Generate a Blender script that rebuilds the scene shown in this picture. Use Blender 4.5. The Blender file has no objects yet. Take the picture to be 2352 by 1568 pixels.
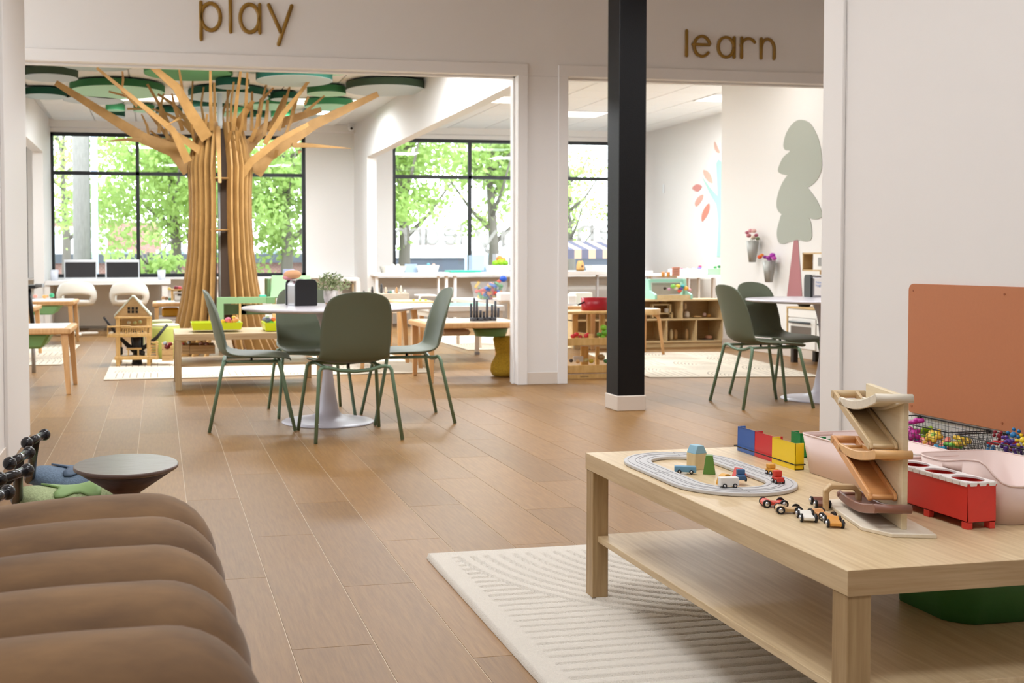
import bpy, bmesh, math, random
from mathutils import Vector, Matrix, Euler
import numpy as np
R_ = random.Random(7)
SC = bpy.context.scene
COL = SC.collection
PI = math.pi
# ---------------------------------------------------------------- camera
F_, YAW, PIT, ROL, CX, CY, H_ = 2534., .1913, .03551, -.0031, 854.6, 685.3, 1.04
_f = Vector((math.sin(YAW), math.cos(YAW), 0)); _r = Vector((math.cos(YAW), -math.sin(YAW), 0)); _u = Vector((0, 0, 1))
CF = _f*math.cos(PIT)-_u*math.sin(PIT); _u2 = _f*math.sin(PIT)+_u*math.cos(PIT)
CR = _r*math.cos(ROL)+_u2*math.sin(ROL); CU = -_r*math.sin(ROL)+_u2*math.cos(ROL)
CC = Vector((0, 0, H_))
cam = bpy.data.cameras.new('camera'); camo = bpy.data.objects.new('camera', cam); COL.objects.link(camo); SC.camera = camo
camo.matrix_world = Matrix(((CR.x, CU.x, -CF.x, CC.x), (CR.y, CU.y, -CF.y, CC.y), (CR.z, CU.z, -CF.z, CC.z), (0, 0, 0, 1)))
cam.sensor_width = 36; cam.lens = F_*36/2352
cam.shift_x = (1176-CX)/2352; cam.shift_y = -(784-CY)/2352
cam.clip_start = .05; cam.clip_end = 400
cam.dof.use_dof = True; cam.dof.focus_distance = 3.1; cam.dof.aperture_fstop = 7.5
# ---------------------------------------------------------------- world, exposure
W = bpy.data.worlds.new('world'); SC.world = W; W.use_nodes = True
nt = W.node_tree; bg = nt.nodes['Background']
tc = nt.nodes.new('ShaderNodeTexCoord'); sp = nt.nodes.new('ShaderNodeSeparateXYZ'); cr = nt.nodes.new('ShaderNodeValToRGB')
nt.links.new(tc.outputs['Generated'], sp.inputs[0]); nt.links.new(sp.outputs['Z'], cr.inputs[0]); nt.links.new(cr.outputs[0], bg.inputs[0])
cr.color_ramp.elements[0].color = (.88, .94, 1, 1); cr.color_ramp.elements[1].color = (.72, .84, 1, 1)
bg.inputs[1].default_value = 6.0
SC.view_settings.view_transform = 'Standard'; SC.view_settings.look = 'None'; SC.view_settings.gamma = 1
SC.view_settings.use_curve_mapping = False; SC.view_settings.exposure = 0
cy = SC.cycles
cy.use_denoising = True; cy.max_bounces = 7; cy.diffuse_bounces = 4; cy.glossy_bounces = 3; cy.transmission_bounces = 6; cy.transparent_max_bounces = 12
cy.caustics_reflective = False; cy.caustics_refractive = False; cy.sample_clamp_indirect = 6
def area(name, loc, size, power, color=(1, .9, .8), rot=(0, 0, 0), spread=PI):
    L = bpy.data.lights.new(name, 'AREA'); L.shape = 'RECTANGLE'; L.size, L.size_y = size; L.energy = power; L.color = color; L.spread = spread
    o = bpy.data.objects.new(name, L); COL.objects.link(o); o.location = loc; o.rotation_euler = rot
    return o
WARM = (.95, .97, 1)
# lamps of the ceiling: near play corner, middle zone, rear rooms
for x, y, p, sd in ((.2, .6, 25, 180), (1.3, .6, 13, 180), (.3, 2.6, 25, 180), (1.2, 2.9, 12, 180), (.9, 5.2, 34, 156), (2.3, 6.4, 42, 148), (4.7, 6.2, 42, 148), (4.9, 3.2, 12, 170)):
    area('ceiling_lamp_light', (x, y, 3.22), (1.1, .55), p, WARM, spread=math.radians(sd))
REAR = [(-.3, 14.4), (1.9, 14.9), (.6, 10.6), (2.3, 10.9), (4.4, 10.6), (5.9, 15.0), (4.4, 14.0), (5.6, 10.2), (7.2, 13.4), (-3.6, 14.0)]  # last one added out of view to brighten the far left room
RP = [108, 108, 102, 92, 24, 26, 108, 5, 128, 100]
for (x, y), p in zip(REAR, RP):
    area('panel_light', (x, y, 3.08), (1.1, .5), p, (.9, .95, 1))
# ---------------------------------------------------------------- pixel -> point on a plane
def ray(x, y): return CF*F_+CR*(x-CX)+CU*(CY-y)
def Zp(x, y, z=0): d = ray(x, y); return CC+d*((z-H_)/d.z)
def Yp(x, y, Y): d = ray(x, y); return CC+d*(Y/d.y)
def Xp(x, y, X): d = ray(x, y); return CC+d*(X/d.x)
# ---------------------------------------------------------------- materials
def lin(h):
    if not isinstance(h, str): return tuple(h)+(1,)
    h = h.lstrip('#'); c = [int(h[i:i+2], 16)/255 for i in (0, 2, 4)]
    return tuple((v/12.92 if v <= .04045 else ((v+.055)/1.055)**2.4) for v in c)+(1,)
MATS = {}
def mat(name, col, rough=.5, metal=0, var=0, vscale=8, bump=0, bscale=60, spec=.5, emit=0, sheen=0, coat=0, stretch=None, col2=None, rnd=0, trans=0, subsurf=0):
    if name in MATS: return MATS[name]
    m = bpy.data.materials.new(name); m.use_nodes = True; n = m.node_tree; b = n.nodes['Principled BSDF']
    c = lin(col); b.inputs['Base Color'].default_value = c; b.inputs['Roughness'].default_value = rough; b.inputs['Metallic'].default_value = metal
    b.inputs['Specular IOR Level'].default_value = spec
    if sheen: b.inputs['Sheen Weight'].default_value = sheen; b.inputs['Sheen Roughness'].default_value = .4
    if coat: b.inputs['Coat Weight'].default_value = coat; b.inputs['Coat Roughness'].default_value = .1
    if emit: b.inputs['Emission Color'].default_value = c; b.inputs['Emission Strength'].default_value = emit
    if trans: b.inputs['Transmission Weight'].default_value = trans
    if var or bump or col2 or rnd:
        t = n.nodes.new('ShaderNodeTexCoord'); mp = n.nodes.new('ShaderNodeMapping'); n.links.new(t.outputs['Object'], mp.inputs[0])
        if stretch: mp.inputs['Scale'].default_value = stretch
        if rnd:
            oi = n.nodes.new('ShaderNodeObjectInfo'); ge = n.nodes.new('ShaderNodeNewGeometry'); ad = n.nodes.new('ShaderNodeMath'); ad.operation = 'ADD'
            n.links.new(oi.outputs['Random'], ad.inputs[0]); n.links.new(ge.outputs['Random Per Island'], ad.inputs[1])
            fr = n.nodes.new('ShaderNodeMath'); fr.operation = 'FRACT'; n.links.new(ad.outputs[0], fr.inputs[0])
            cb = n.nodes.new('ShaderNodeCombineXYZ'); mm = n.nodes.new('ShaderNodeMath'); mm.operation = 'MULTIPLY'; mm.inputs[1].default_value = 37
            n.links.new(fr.outputs[0], mm.inputs[0]); n.links.new(mm.outputs[0], cb.inputs[0]); n.links.new(mm.outputs[0], cb.inputs[2]); n.links.new(cb.outputs[0], mp.inputs['Location'])
        if var or col2 or rnd:
            no = n.nodes.new('ShaderNodeTexNoise'); no.inputs['Scale'].default_value = vscale; no.inputs['Detail'].default_value = 5; no.inputs['Roughness'].default_value = .6
            n.links.new(mp.outputs[0], no.inputs['Vector'])
            r = n.nodes.new('ShaderNodeValToRGB'); n.links.new(no.outputs[0], r.inputs[0])
            c2 = lin(col2) if col2 else tuple(v*(1-var) for v in c[:3])+(1,)
            r.color_ramp.elements[0].position = .3; r.color_ramp.elements[1].position = .7
            r.color_ramp.elements[0].color = c2; r.color_ramp.elements[1].color = c
            out = r.outputs[0]
            if rnd:
                hs = n.nodes.new('ShaderNodeHueSaturation'); mr = n.nodes.new('ShaderNodeMapRange')
                mr.inputs['To Min'].default_value = 1-rnd; mr.inputs['To Max'].default_value = 1+rnd
                n.links.new(fr.outputs[0], mr.inputs['Value']); n.links.new(mr.outputs[0], hs.inputs['Value']); n.links.new(out, hs.inputs['Color']); out = hs.outputs[0]
            n.links.new(out, b.inputs['Base Color'])
        if bump:
            nb = n.nodes.new('ShaderNodeTexNoise'); nb.inputs['Scale'].default_value = bscale; nb.inputs['Detail'].default_value = 3
            n.links.new(mp.outputs[0], nb.inputs['Vector']); bp = n.nodes.new('ShaderNodeBump'); bp.inputs['Strength'].default_value = bump; bp.inputs['Distance'].default_value = .01
            n.links.new(nb.outputs[0], bp.inputs['Height']); n.links.new(bp.outputs[0], b.inputs['Normal'])
    MATS[name] = m
    return m
def wood(name, c1, c2, st=(1, 12, 12), sc=4, rough=.45, rnd=0, bump=.05, coat=0, spec=.5):
    return mat(name, c1, rough, col2=c2, stretch=st, vscale=sc, bump=bump, bscale=sc*3, rnd=rnd, coat=coat, spec=spec)
def plain(h, rough=.45, **k): return mat('paint_'+h+str(rough), h, rough, **k)
M_wall = mat('wall_paint', '#ebe8e5', .75, bump=.02, bscale=200)
M_white = mat('white_trim_paint', '#eeebe8', .5)
M_base = mat('baseboard_vinyl', '#ddd2c6', .5)
M_floor = wood('floor_plank_wood', '#936e40', '#805d35', (22, 1.8, 22), 4.5, .42, rnd=.12, bump=.02, spec=.27)
M_joint = mat('floor_joint', '#cdb798', .5)
M_black = mat('black_frame', '#15171b', .45)
M_oak = wood('oak_veneer', '#cbb189', '#b2946a', (1, 1, 1), 3, .4)
M_oaky = wood('oak_veneer_lengthwise', '#e2cca6', '#c9ae84', (26, 1.2, 26), 3, .38)  # tabletop tone lifted: light from above put into the colour
M_oakz = wood('oak_veneer_upright', '#bba077', '#9f825a', (26, 26, 1.2), 3, .42)  # leg tone lowered: shade on the uprights put into the colour
M_birch = wood('birch_ply', '#e4cfa4', '#d6bd8c', (4, 20, 4), 3, .5)
M_beech = wood('beech_leg', '#d9ac78', '#c99862', (18, 18, 2), 3, .45)
M_slat = wood('tree_plywood', '#b88d52', '#9f7640', (3, 3, 3), 2, .6)
M_green = mat('chair_green_shell', '#666e5a', .5)
M_greenm = mat('chair_green_steel', '#6c866c', .38)
M_tulip = mat('table_white_lacquer', '#e2dde3', .25)
M_blackp = mat('black_plastic', '#141416', .4)
M_chrome = mat('chrome', '#d8d8dc', .15, metal=1)
M_steelw = mat('white_steel', '#e9e7e6', .35)
# ---------------------------------------------------------------- mesh building
OFF = {}
class MB:
    def __init__(s): s.v = []; s.f = []; s.s = []
    def add(s, vs, fs, smooth=False, M=None):
        n = len(s.v)
        for v in vs: s.v.append(tuple(M @ Vector(v)) if M is not None else tuple(v))
        for f in fs: s.f.append(tuple(i+n for i in f)); s.s.append(smooth)
        return s
    def box(s, x0, x1, y0, y1, z0, z1, M=None):
        if x0 > x1: x0, x1 = x1, x0
        if y0 > y1: y0, y1 = y1, y0
        if z0 > z1: z0, z1 = z1, z0
        vs = [(x, y, z) for z in (z0, z1) for x, y in ((x0, y0), (x1, y0), (x1, y1), (x0, y1))]
        return s.add(vs, [(3, 2, 1, 0), (4, 5, 6, 7), (0, 1, 5, 4), (1, 2, 6, 5), (2, 3, 7, 6), (3, 0, 4, 7)], False, M)
    def cb(s, c, d, M=None): return s.box(c[0]-d[0]/2, c[0]+d[0]/2, c[1]-d[1]/2, c[1]+d[1]/2, c[2]-d[2]/2, c[2]+d[2]/2, M)
    def loft(s, rings, cap=True, smooth=True, close=True, M=None):
        n = len(rings[0]); vs = [p for r in rings for p in r]; fs = []
        for i in range(len(rings)-1):
            for j in range(n if close else n-1):
                k = (j+1) % n; fs.append((i*n+j, i*n+k, (i+1)*n+k, (i+1)*n+j))
        s.add(vs, fs, smooth, M)
        if cap and close:
            s.add(rings[0], [tuple(range(n-1, -1, -1))], False, M); s.add(rings[-1], [tuple(range(n))], False, M)
        return s
    def lathe(s, prof, c=(0, 0, 0), n=24, M=None, ex=1, ey=1, cap=True):
        rings = [[(c[0]+r*ex*math.cos(2*PI*i/n), c[1]+r*ey*math.sin(2*PI*i/n), c[2]+z) for i in range(n)] for r, z in prof]
        return s.loft(rings, cap, True, True, M)
    def tube(s, pts, r, n=8, cap=True, M=None, closed=False):
        pts = [Vector(p) for p in pts]; m = len(pts); rr = r if isinstance(r, (list, tuple)) else [r]*m; rings = []; up = None
        for i, p in enumerate(pts):
            if closed: t = pts[(i+1) % m]-pts[i-1]
            else: t = pts[min(i+1, m-1)]-pts[max(i-1, 0)]
            t.normalize()
            if up is None:
                up = Vector((0, 0, 1)) if abs(t.z) < .9 else Vector((0, 1, 0))
            a = t.cross(up); a.normalize(); b = a.cross(t); b.normalize(); up = b
            rings.append([tuple(p+(a*math.cos(2*PI*k/n)+b*math.sin(2*PI*k/n))*rr[i]) for k in range(n)])
        if closed: rings.append(rings[0])
        return s.loft(rings, cap and not closed, True, True, M)
    def cyl(s, a, b, r, n=12, r2=None, M=None): return s.tube([a, b], [r, r if r2 is None else r2], n, True, M)
    def sph(s, c, r, n=12, sc=(1, 1, 1), M=None):
        rings = [[(c[0]+r*sc[0]*math.sin(PI*i/(n//2+1))*math.cos(2*PI*k/n), c[1]+r*sc[1]*math.sin(PI*i/(n//2+1))*math.sin(2*PI*k/n), c[2]-r*sc[2]*math.cos(PI*i/(n//2+1))) for k in range(n)] for i in range(1, n//2+1)]
        s.loft(rings, False, True, True, M)
        b = (c[0], c[1], c[2]-r*sc[2]); t = (c[0], c[1], c[2]+r*sc[2])
        s.add([b]+rings[0], [(0, (k+1) % n+1, k+1) for k in range(n)], True, M); s.add([t]+rings[-1], [(0, k+1, (k+1) % n+1) for k in range(n)], True, M)
        return s
    def prism(s, poly, ax, a, b, M=None):
        # poly in the plane of the two other axes, extruded along axis ax from a to b
        def P(p, t): return (t, p[0], p[1]) if ax == 0 else ((p[0], t, p[1]) if ax == 1 else (p[0], p[1], t))
        n = len(poly); vs = [P(p, a) for p in poly]+[P(p, b) for p in poly]
        fs = [tuple(range(n-1, -1, -1)), tuple(range(n, 2*n))]+[(i, (i+1) % n, n+(i+1) % n, n+i) for i in range(n)]
        return s.add(vs, fs, False, M)
    def px(s, x0, y0, x1, y1, Y, dep):
        # a box whose front lies in the plane at depth Y
        xm, ym = (x0+x1)/2, (y0+y1)/2
        return s.box(Yp(x0, ym, Y).x, Yp(x1, ym, Y).x, Y, Y+dep, Yp(xm, y1, Y).z, Yp(xm, y0, Y).z)
    def build(s, name, m, parent=None, bevel=0, seg=1, world=False, loc=None, rz=0, solid=0):
        me = bpy.data.meshes.new(name); o = bpy.data.objects.new(name, me)
        org = Vector((0, 0, 0))
        if world:
            if parent is not None: org = OFF.get(parent.name, Vector((0, 0, 0)))
            else:
                a = np.array(s.v); org = Vector(((a[:, 0].min()+a[:, 0].max())/2, (a[:, 1].min()+a[:, 1].max())/2, a[:, 2].min()))
            vs = [(v[0]-org.x, v[1]-org.y, v[2]-org.z) for v in s.v]
        else: vs = s.v
        me.from_pydata(vs, [], s.f); me.polygons.foreach_set('use_smooth', s.s)
        bm = bmesh.new(); bm.from_mesh(me); bmesh.ops.remove_doubles(bm, verts=bm.verts, dist=1e-6); bmesh.ops.recalc_face_normals(bm, faces=bm.faces); bm.to_mesh(me); bm.free()
        if m is not None: me.materials.append(m)
        COL.objects.link(o)
        if parent is not None: o.parent = parent; OFF[o.name] = OFF.get(parent.name, Vector((0, 0, 0)))
        elif world: o.location = org; OFF[o.name] = org
        if loc is not None: o.location = loc; o.rotation_euler = (0, 0, rz)
        if bevel:
            b = o.modifiers.new('bevel', 'BEVEL'); b.width = bevel; b.segments = seg; b.limit_method = 'ANGLE'; b.angle_limit = .7
        if solid:
            b = o.modifiers.new('solid', 'SOLIDIFY'); b.thickness = solid; b.offset = 0
        return o
def tag(o, label=None, cat=None, group=None, kind=None):
    if label: o['label'] = label
    if cat: o['category'] = cat
    if group: o['group'] = group
    if kind: o['kind'] = kind
    return o
def thing(name, label, cat, loc, rz=0, group=None):
    o = bpy.data.objects.new(name, None); COL.objects.link(o); o.location = loc; o.rotation_euler = (0, 0, rz); o.empty_display_size = .1
    OFF[o.name] = Vector(loc)
    return tag(o, label, cat, group)
def cptree(o, parent=None):
    c = o.copy(); COL.objects.link(c); c.parent = parent
    for k in list(o.children): cptree(k, c)
    return c
def dup(o, loc, rz=None, label=None, group=None):
    c = cptree(o); c.location = loc
    if rz is not None: c.rotation_euler = (0, 0, rz)
    if label: c['label'] = label
    if group: c['group'] = group
    OFF[c.name] = Vector(loc)
    return c
def struct(o): o['kind'] = 'structure'; return o
def rot(rx=0, ry=0, rz=0, t=(0, 0, 0)): return Matrix.Translation(t) @ Euler((rx, ry, rz)).to_matrix().to_4x4()
def mx(px, py, Y): return (Y/ray(px, py).y)  # metres per pixel at depth Y
# ================================================================ SETTING
YH = 8.69; HT = .19; ZO = 2.54       # partition with the two openings
YW = 17.4                             # window wall
ZC = 3.14                             # rear ceiling
# floor: a slab and planks laid lengthwise (each visible plank its own part)
fl = struct(MB().box(-6.5, 9, -2.5, YW+.3, -.12, -.0015).build('floor', M_joint))
PW, PL = .2290, 1.22
def plank_mesh():
    w, l, b = PW/2-.0013, PL/2-.0008, .0005
    return MB().loft([[(-w, -l, -.0014), (w, -l, -.0014), (w, l, -.0014), (-w, l, -.0014)], [(-w, -l, -b), (w, -l, -b), (w, l, -b), (-w, l, -b)],
                      [(-w+b, -l+b, 0), (w-b, -l+b, 0), (w-b, l-b, 0), (-w+b, l-b, 0)]], True, False)
spots = []
for i in range(-20, 40):
    x = -.005+i*PW; off = (i*.437 % 1)*PL
    for j in range(-3, 16):
        y = j*PL+off
        if y > YW-.1 or x > 8.2 or x < -3: continue
        d = (Vector((x, y, 0))-CC).dot(CF)
        u = CX+F_*(Vector((x, y, 0))-CC).dot(CR)/max(d, .1); v = CY-F_*(Vector((x, y, 0))-CC).dot(CU)/max(d, .1)
        vis = d > 1 and -250 < u < 2600 and v < 1900
        spots.append((0 if vis else 1, y, x))
spots.sort()
pm = plank_mesh().build('plank', M_floor, fl).data
bpy.data.objects.remove(bpy.data.objects['plank'])
rest = MB(); tpl = [tuple(v.co) for v in pm.vertices]; tpf = [tuple(p.vertices) for p in pm.polygons]
for k, (vis, y, x) in enumerate(spots):
    if k < 300:
        o = bpy.data.objects.new('plank', pm); COL.objects.link(o); o.parent = fl; o.location = (x, y, 0)
    else:
        rest.add([(a+x, b+y, c) for a, b, c in tpl], tpf)
tag(rest.build('planks_beyond', M_floor, fl), kind='stuff')
# ceilings
struct(MB().box(-3.4, 7.4, -2.5, YH, 3.3, 3.4).build('ceiling', mat('ceiling_paint', '#e9e4de', .8)))
cl = struct(MB().box(-6, 8.4, YH+HT, YW+.1, ZC+.022, ZC+.1).build('ceiling_rear', mat('grid_steel', '#dededc', .6)))
T_ = .61
M_tile = mat('acoustic_tile', '#f4f4f2', .85, var=.05, vscale=90, rnd=.015)
tm = MB().loft([[(a*s, b*s, z) for a, b in ((-1, -1), (1, -1), (1, 1), (-1, 1))] for s, z in ((.297, .02), (.297, .004), (.288, 0))], True, False).build('ceiling_tile', M_tile, cl).data
bpy.data.objects.remove(bpy.data.objects['ceiling_tile'])
LIT = {}
tiles = MB(); nt_ = 0
panel_cells = set()
for x, y in REAR: panel_cells.add((round(x/T_-.25), round(y/T_)))
tp2 = [tuple(v.co) for v in tm.vertices]; tf2 = [tuple(p.vertices) for p in tm.polygons]
for i in range(-3, 14):
    for j in range(int((YH+HT)/T_)+1, int(YW/T_)+1):
        x, y = i*T_+.305*0, j*T_
        if y > YW-.31 or (x > 6.2 and y < 12.3): continue
        if (i, j) in panel_cells or (i-1, j) in panel_cells: continue
        if 2.8 < x < 3.5 or x < -1.3: continue
        if y > 11.3:
            o = bpy.data.objects.new('ceiling_tile', tm); COL.objects.link(o); o.parent = cl; o.location = (x, y, ZC)
        else: tiles.add([(a+x, b+y, c+ZC) for a, b, c in tp2], tf2)
tag(tiles.build('ceiling_tiles_beyond', M_tile, cl), kind='stuff')
M_lamp = mat('lamp_diffuser', '#fffaf2', .6, emit=2.2)
LAB = ['lit rectangular ceiling panel behind the left tree branches', 'lit rectangular ceiling panel behind the right tree branches', 'ceiling panel hidden above the near side of the slatted tree',
       'ceiling panel over the play room front right', 'ceiling panel over the front of the middle rear room', 'bright rectangular ceiling panel seen right of the white column',
       'lit ceiling panel above the middle rear room windows', 'ceiling panel above the striped awning corner', 'lit ceiling panel by the bluish right hand wall', 'added unseen ceiling panel brightening the far left room behind the left pier']
for k, (i, j) in enumerate([(round(x/T_-.25), round(y/T_)) for x, y in REAR]):
    t = thing('ceiling_light', LAB[k], 'light', (i*T_+T_/2, j*T_, ZC-.004), 0, 'rear ceiling light panels')
    MB().box(-.605, .605, -.3, .3, .002, .02).box(-.6, -.585, -.295, .295, -.004, .003).box(.585, .6, -.295, .295, -.004, .003).box(-.6, .6, -.295, -.28, -.004, .003).box(-.6, .6, .28, .295, -.004, .003).build('frame', M_steelw, t)
    MB().box(-.585, .585, -.28, .28, -.001, .002).build('diffuser', M_lamp, t)
# partition between middle zone and rear rooms
YB = YH+HT
struct(MB().box(-6.5, 7.4, YH, YB, ZO, 3.4).build('wall_partition', M_wall))
struct(MB().box(-6.5, -1.95, YH, YB, 0, ZO).build('wall_partition_left', M_wall))
struct(MB().box(2.90, 3.335, YH, YB, 0, ZO).build('wall_column', M_wall, bevel=.006, seg=2))
struct(MB().box(6.45, 7.4, YH, YB, 0, ZO).build('wall_partition_right', M_wall))
def trim(k, *b): return struct(MB().box(*b).build('trim_%d' % k, M_white, bevel=.003))
e = .016
trim(1, -1.95, 2.985, YH-e, YH, ZO, ZO+.093); trim(2, 2.90, 2.985, YH-e, YH, 0, ZO)
trim(3, 3.25, 6.5, YH-e, YH, ZO, ZO+.093); trim(4, 3.25, 3.335, YH-e, YH, 0, ZO); trim(5, 2.885, 2.90, YH+.07, YH+.12, 0, ZO)
trim(6, -1.95, 2.9, YH+.07, YH+.12, ZO-.015, ZO); trim(7, 3.335, 6.45, YH+.07, YH+.12, ZO-.015, ZO)
def base(k, b, ax):
    x0, x1, y0, y1 = b; return struct(MB().box(x0, x1, y0, y1, 0, .1).build('baseboard_%s' % k, M_base, bevel=.003))
base('column', (2.985, 3.25, YH-.008, YH), 0)
# near left wall, its door casing, near right wall
struct(MB().box(-.92, -.77, -2.5, 6.8, 0, 3.4).build('wall_left', M_wall))
trim(8, -.77, -.757, 5.83, 6.8, 0, 3.3); trim(9, -.77, -.75, 5.79, 5.83, 0, 3.3)
base('left', (-.77, -.762, -2.5, 5.79), 1)
struct(MB().box(2.7, 2.85, -2.5, 4.11, 0, 3.4).build('wall_right', M_wall))
trim(10, 2.685, 2.7, 3.985, 4.12, 0, 3.3)
base('right', (2.692, 2.7, -2.5, 3.985), 1)
struct(MB().box(-.92, 2.85, -2.6, -2.5, 0, 3.4).build('wall_behind', M_wall))
struct(MB().box(-6.5, -.92, 5.2, 5.3, 0, 3.4).build('wall_middle_left', M_wall))
struct(MB().box(2.85, 7.4, 2.0, 2.1, 0, 3.4).build('wall_middle_near', M_wall))
struct(MB().box(7.4, 7.5, 2.0, YB, 0, 3.4).build('wall_middle_right', M_wall))
# rear dividers with wide openings
for k, (a, b) in enumerate(((3.08, 3.22), (-1.73, -1.585))):
    n = ('middle', 'left')[k]
    struct(MB().box(a, b, YB, YW, ZO+.03, ZC+.05).build('wall_beam_'+n, M_wall))
    struct(MB().box(a, b, 16.25, YW, 0, ZO+.03).build('wall_pier_'+n, M_wall))
YE = 12.07
struct(MB().box(6.55, 6.7, YB, YE, 0, ZC+.05).build('wall_rear_right_near', M_wall))
base('rear_right', (6.542, 6.55, YB, YE), 1)
struct(MB().box(8.02, 8.15, YE, YW, 0, ZC+.05).build('wall_rear_right_far', M_wall))
struct(MB().box(6.7, 8.15, YE-.1, YE, 0, ZC+.05).build('wall_rear_right_return', M_wall))
struct(MB().box(-6.1, -6, YB, YW, 0, ZC+.05).build('wall_rear_left', M_wall))
# window wall
ZS, ZT, ZM = .775, 2.985, 2.37
def winwall(x0, x1, z0, z1): return (x0, x1, YW, YW+.2, z0, z1)
WINS = [(-1.60, 2.305, 3), (3.715, 7.60, 3), (-5.83, -1.93, 3)]
struct(MB().box(*winwall(-6.1, 8.15, -.1, ZS)).build('wall_window_lower', mat('panel_below_windows', '#efeae3', .6)))
struct(MB().box(*winwall(-6.1, 8.15, ZT, 3.3)).build('wall_window_upper', M_wall))
pb = MB()
for a, b in ((-6.1, -5.83), (-1.93, -1.60), (2.305, 3.715), (7.6, 8.15)): pb.box(*winwall(a, b, ZS, ZT))
struct(pb.build('wall_window_piers', M_wall))
struct(MB().box(-6, 8.02, YW-.25, YW+.02, ZS-.03, ZS).build('trim_11', M_white))
# gypsum band above the windows
struct(MB().box(-1.585, 3.08, YW-.16, YW, ZT+.06, ZC+.02).build('trim_12', M_wall)); struct(MB().box(3.22, 8.02, YW-.16, YW, ZT+.06, ZC+.02).build('trim_13', M_wall))
mg = bpy.data.materials.new('window_glass'); mg.use_nodes = True; n = mg.node_tree; n.nodes.clear()
o_ = n.nodes.new('ShaderNodeOutputMaterial'); mi = n.nodes.new('ShaderNodeMixShader'); tr = n.nodes.new('ShaderNodeBsdfTransparent'); gl = n.nodes.new('ShaderNodeBsdfGlossy'); fr = n.nodes.new('ShaderNodeFresnel')
gl.inputs['Roughness'].default_value = .02; fr.inputs[0].default_value = 1.35; tr.inputs[0].default_value = (.97, .985, .98, 1)
n.links.new(fr.outputs[0], mi.inputs[0]); n.links.new(tr.outputs[0], mi.inputs[1]); n.links.new(gl.outputs[0], mi.inputs[2]); n.links.new(mi.outputs[0], o_.inputs[0])
for k, (a, b, c) in enumerate(WINS):
    f = 0.055; y0, y1 = YW+.03, YW+.09
    w = struct(MB().box(a, a+f, y0, y1, ZS, ZT).box(b-f, b, y0, y1, ZS, ZT).box(a, b, y0, y1, ZS, ZS+f).box(a, b, y0, y1, ZT-f, ZT).build('window_%d' % (k+1), M_black))
    MB().box(a+f, b-f, y0, y1, ZM-f/2, ZM+f/2).build('transom_bar', M_black, w)
    for i in range(1, c): MB().box(a+(b-a)*i/c-f/2, a+(b-a)*i/c+f/2, y0, y1, ZS+f, ZT-f).build('mullion', M_black, w)
    for i in range(c):
        for z0, z1 in ((ZS, ZM), (ZM, ZT)):
            MB().box(a+(b-a)*i/c+.02, a+(b-a)*(i+1)/c-.02, y0+.028, y0+.032, z0+.02, z1-.02).build('pane', mg, w)
# ---- strokes of writing (rounded bars with even width)
def stroke_letters(word, M, w=.11, th=.012):
    # letters as rounded tubes flattened to a plate; unit: x-height 1; returns list of (letter MB, name)
    def arc(cx, cy, rx, ry, a0, a1, n=22): return [(cx+rx*math.cos(math.radians(a0+(a1-a0)*i/n)), cy+ry*math.sin(math.radians(a0+(a1-a0)*i/n))) for i in range(n+1)]
    G = {'l': ([[(0, 0), (0, 1.25)]], .0), 'p': ([[(0, -.3), (0, 1)], arc(.38, .5, .38, .48, 0, 360)], .8),
         'a': ([arc(.4, .5, .38, .5, 0, 360), [(.8, 0), (.8, 1)]], .8), 'y': ([[(0, 1), (.5, .0)], [(.92, 1), (.38, -.4)]], .9),
         'e': ([[(-.06, .58), (.76, .58)]+arc(.38, .5, .38, .5, 10, 322)], .78), 'r': ([[(0, 0), (0, 1)], arc(.34, .55, .36, .42, 175, 35, 12)], .6),
         'n': ([[(0, 0), (0, 1)], arc(.32, .5, .32, .48, 180, 0, 12)+[(.64, 0)]], .64), 's': ([arc(.3, .74, .26, .25, 30, 270, 12)+arc(.3, .25, .27, .25, 90, -150, 12)], .6),
         't': ([[(.25, 0), (.25, 1.4)], [(0, 1), (.5, 1)]], .5), 'i': ([[(0, 0), (0, 1)], [(0, 1.35), (0, 1.37)]], 0)}
    x = 0; out = []
    for ch in word:
        if ch == ' ': x += .7; continue
        S, adv = G[ch]; m = MB()
        for s in S:
            m.tube([(x+a, 0, b) for a, b in s], w, 10, True)
            for a, b in (s[0], s[-1]): m.sph((x+a, 0, b), w, 8)
        m.v = [tuple(M @ Vector((a, b*th/w, c))) for a, b, c in m.v]
        out.append((ch, m)); x += adv+.36
    return out, x
M_gold = mat('gold_letter', '#8f6a1e', .45)
def wall_word(word, p0, p1, xh, Y, m, nm, label, cat, parentless=True, sx=1, w=.11):
    # p0, p1: baseline start / end points
    L = (p1-p0).length; _, tw = stroke_letters(word, Matrix()); k = L/(tw-.36)
    M = Matrix.Translation((p0.x, Y, p0.z)) @ Matrix.Diagonal((k*sx, 1, xh, 1))
    t = thing(nm, label, cat, (p0.x, Y, p0.z)); ls, _ = stroke_letters(word, M, w)
    for ch, mb in ls: mb.build('letter', m, t, world=True)
    return t
YL = YH-.008
wall_word('play', Yp(462, 70, YL), Yp(669, 79, YL), .215, YL, M_gold, 'wall_word', 'gold lowercase word play on the partition above the wide opening', 'sign', w=.078)
wall_word('learn', Yp(1577, 128, YL), Yp(1778, 134, YL), .168, YL, M_gold, 'wall_word', 'gold lowercase word learn above the right hand opening', 'sign', w=.078)
mf = bpy.data.materials.new('frosted_vinyl'); mf.use_nodes = True; n = mf.node_tree; b = n.nodes['Principled BSDF']; b.inputs['Base Color'].default_value = (.72, .74, .72, 1); b.inputs['Alpha'].default_value = .75; b.inputs['Roughness'].default_value = .9
YG = YW+.05
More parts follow.
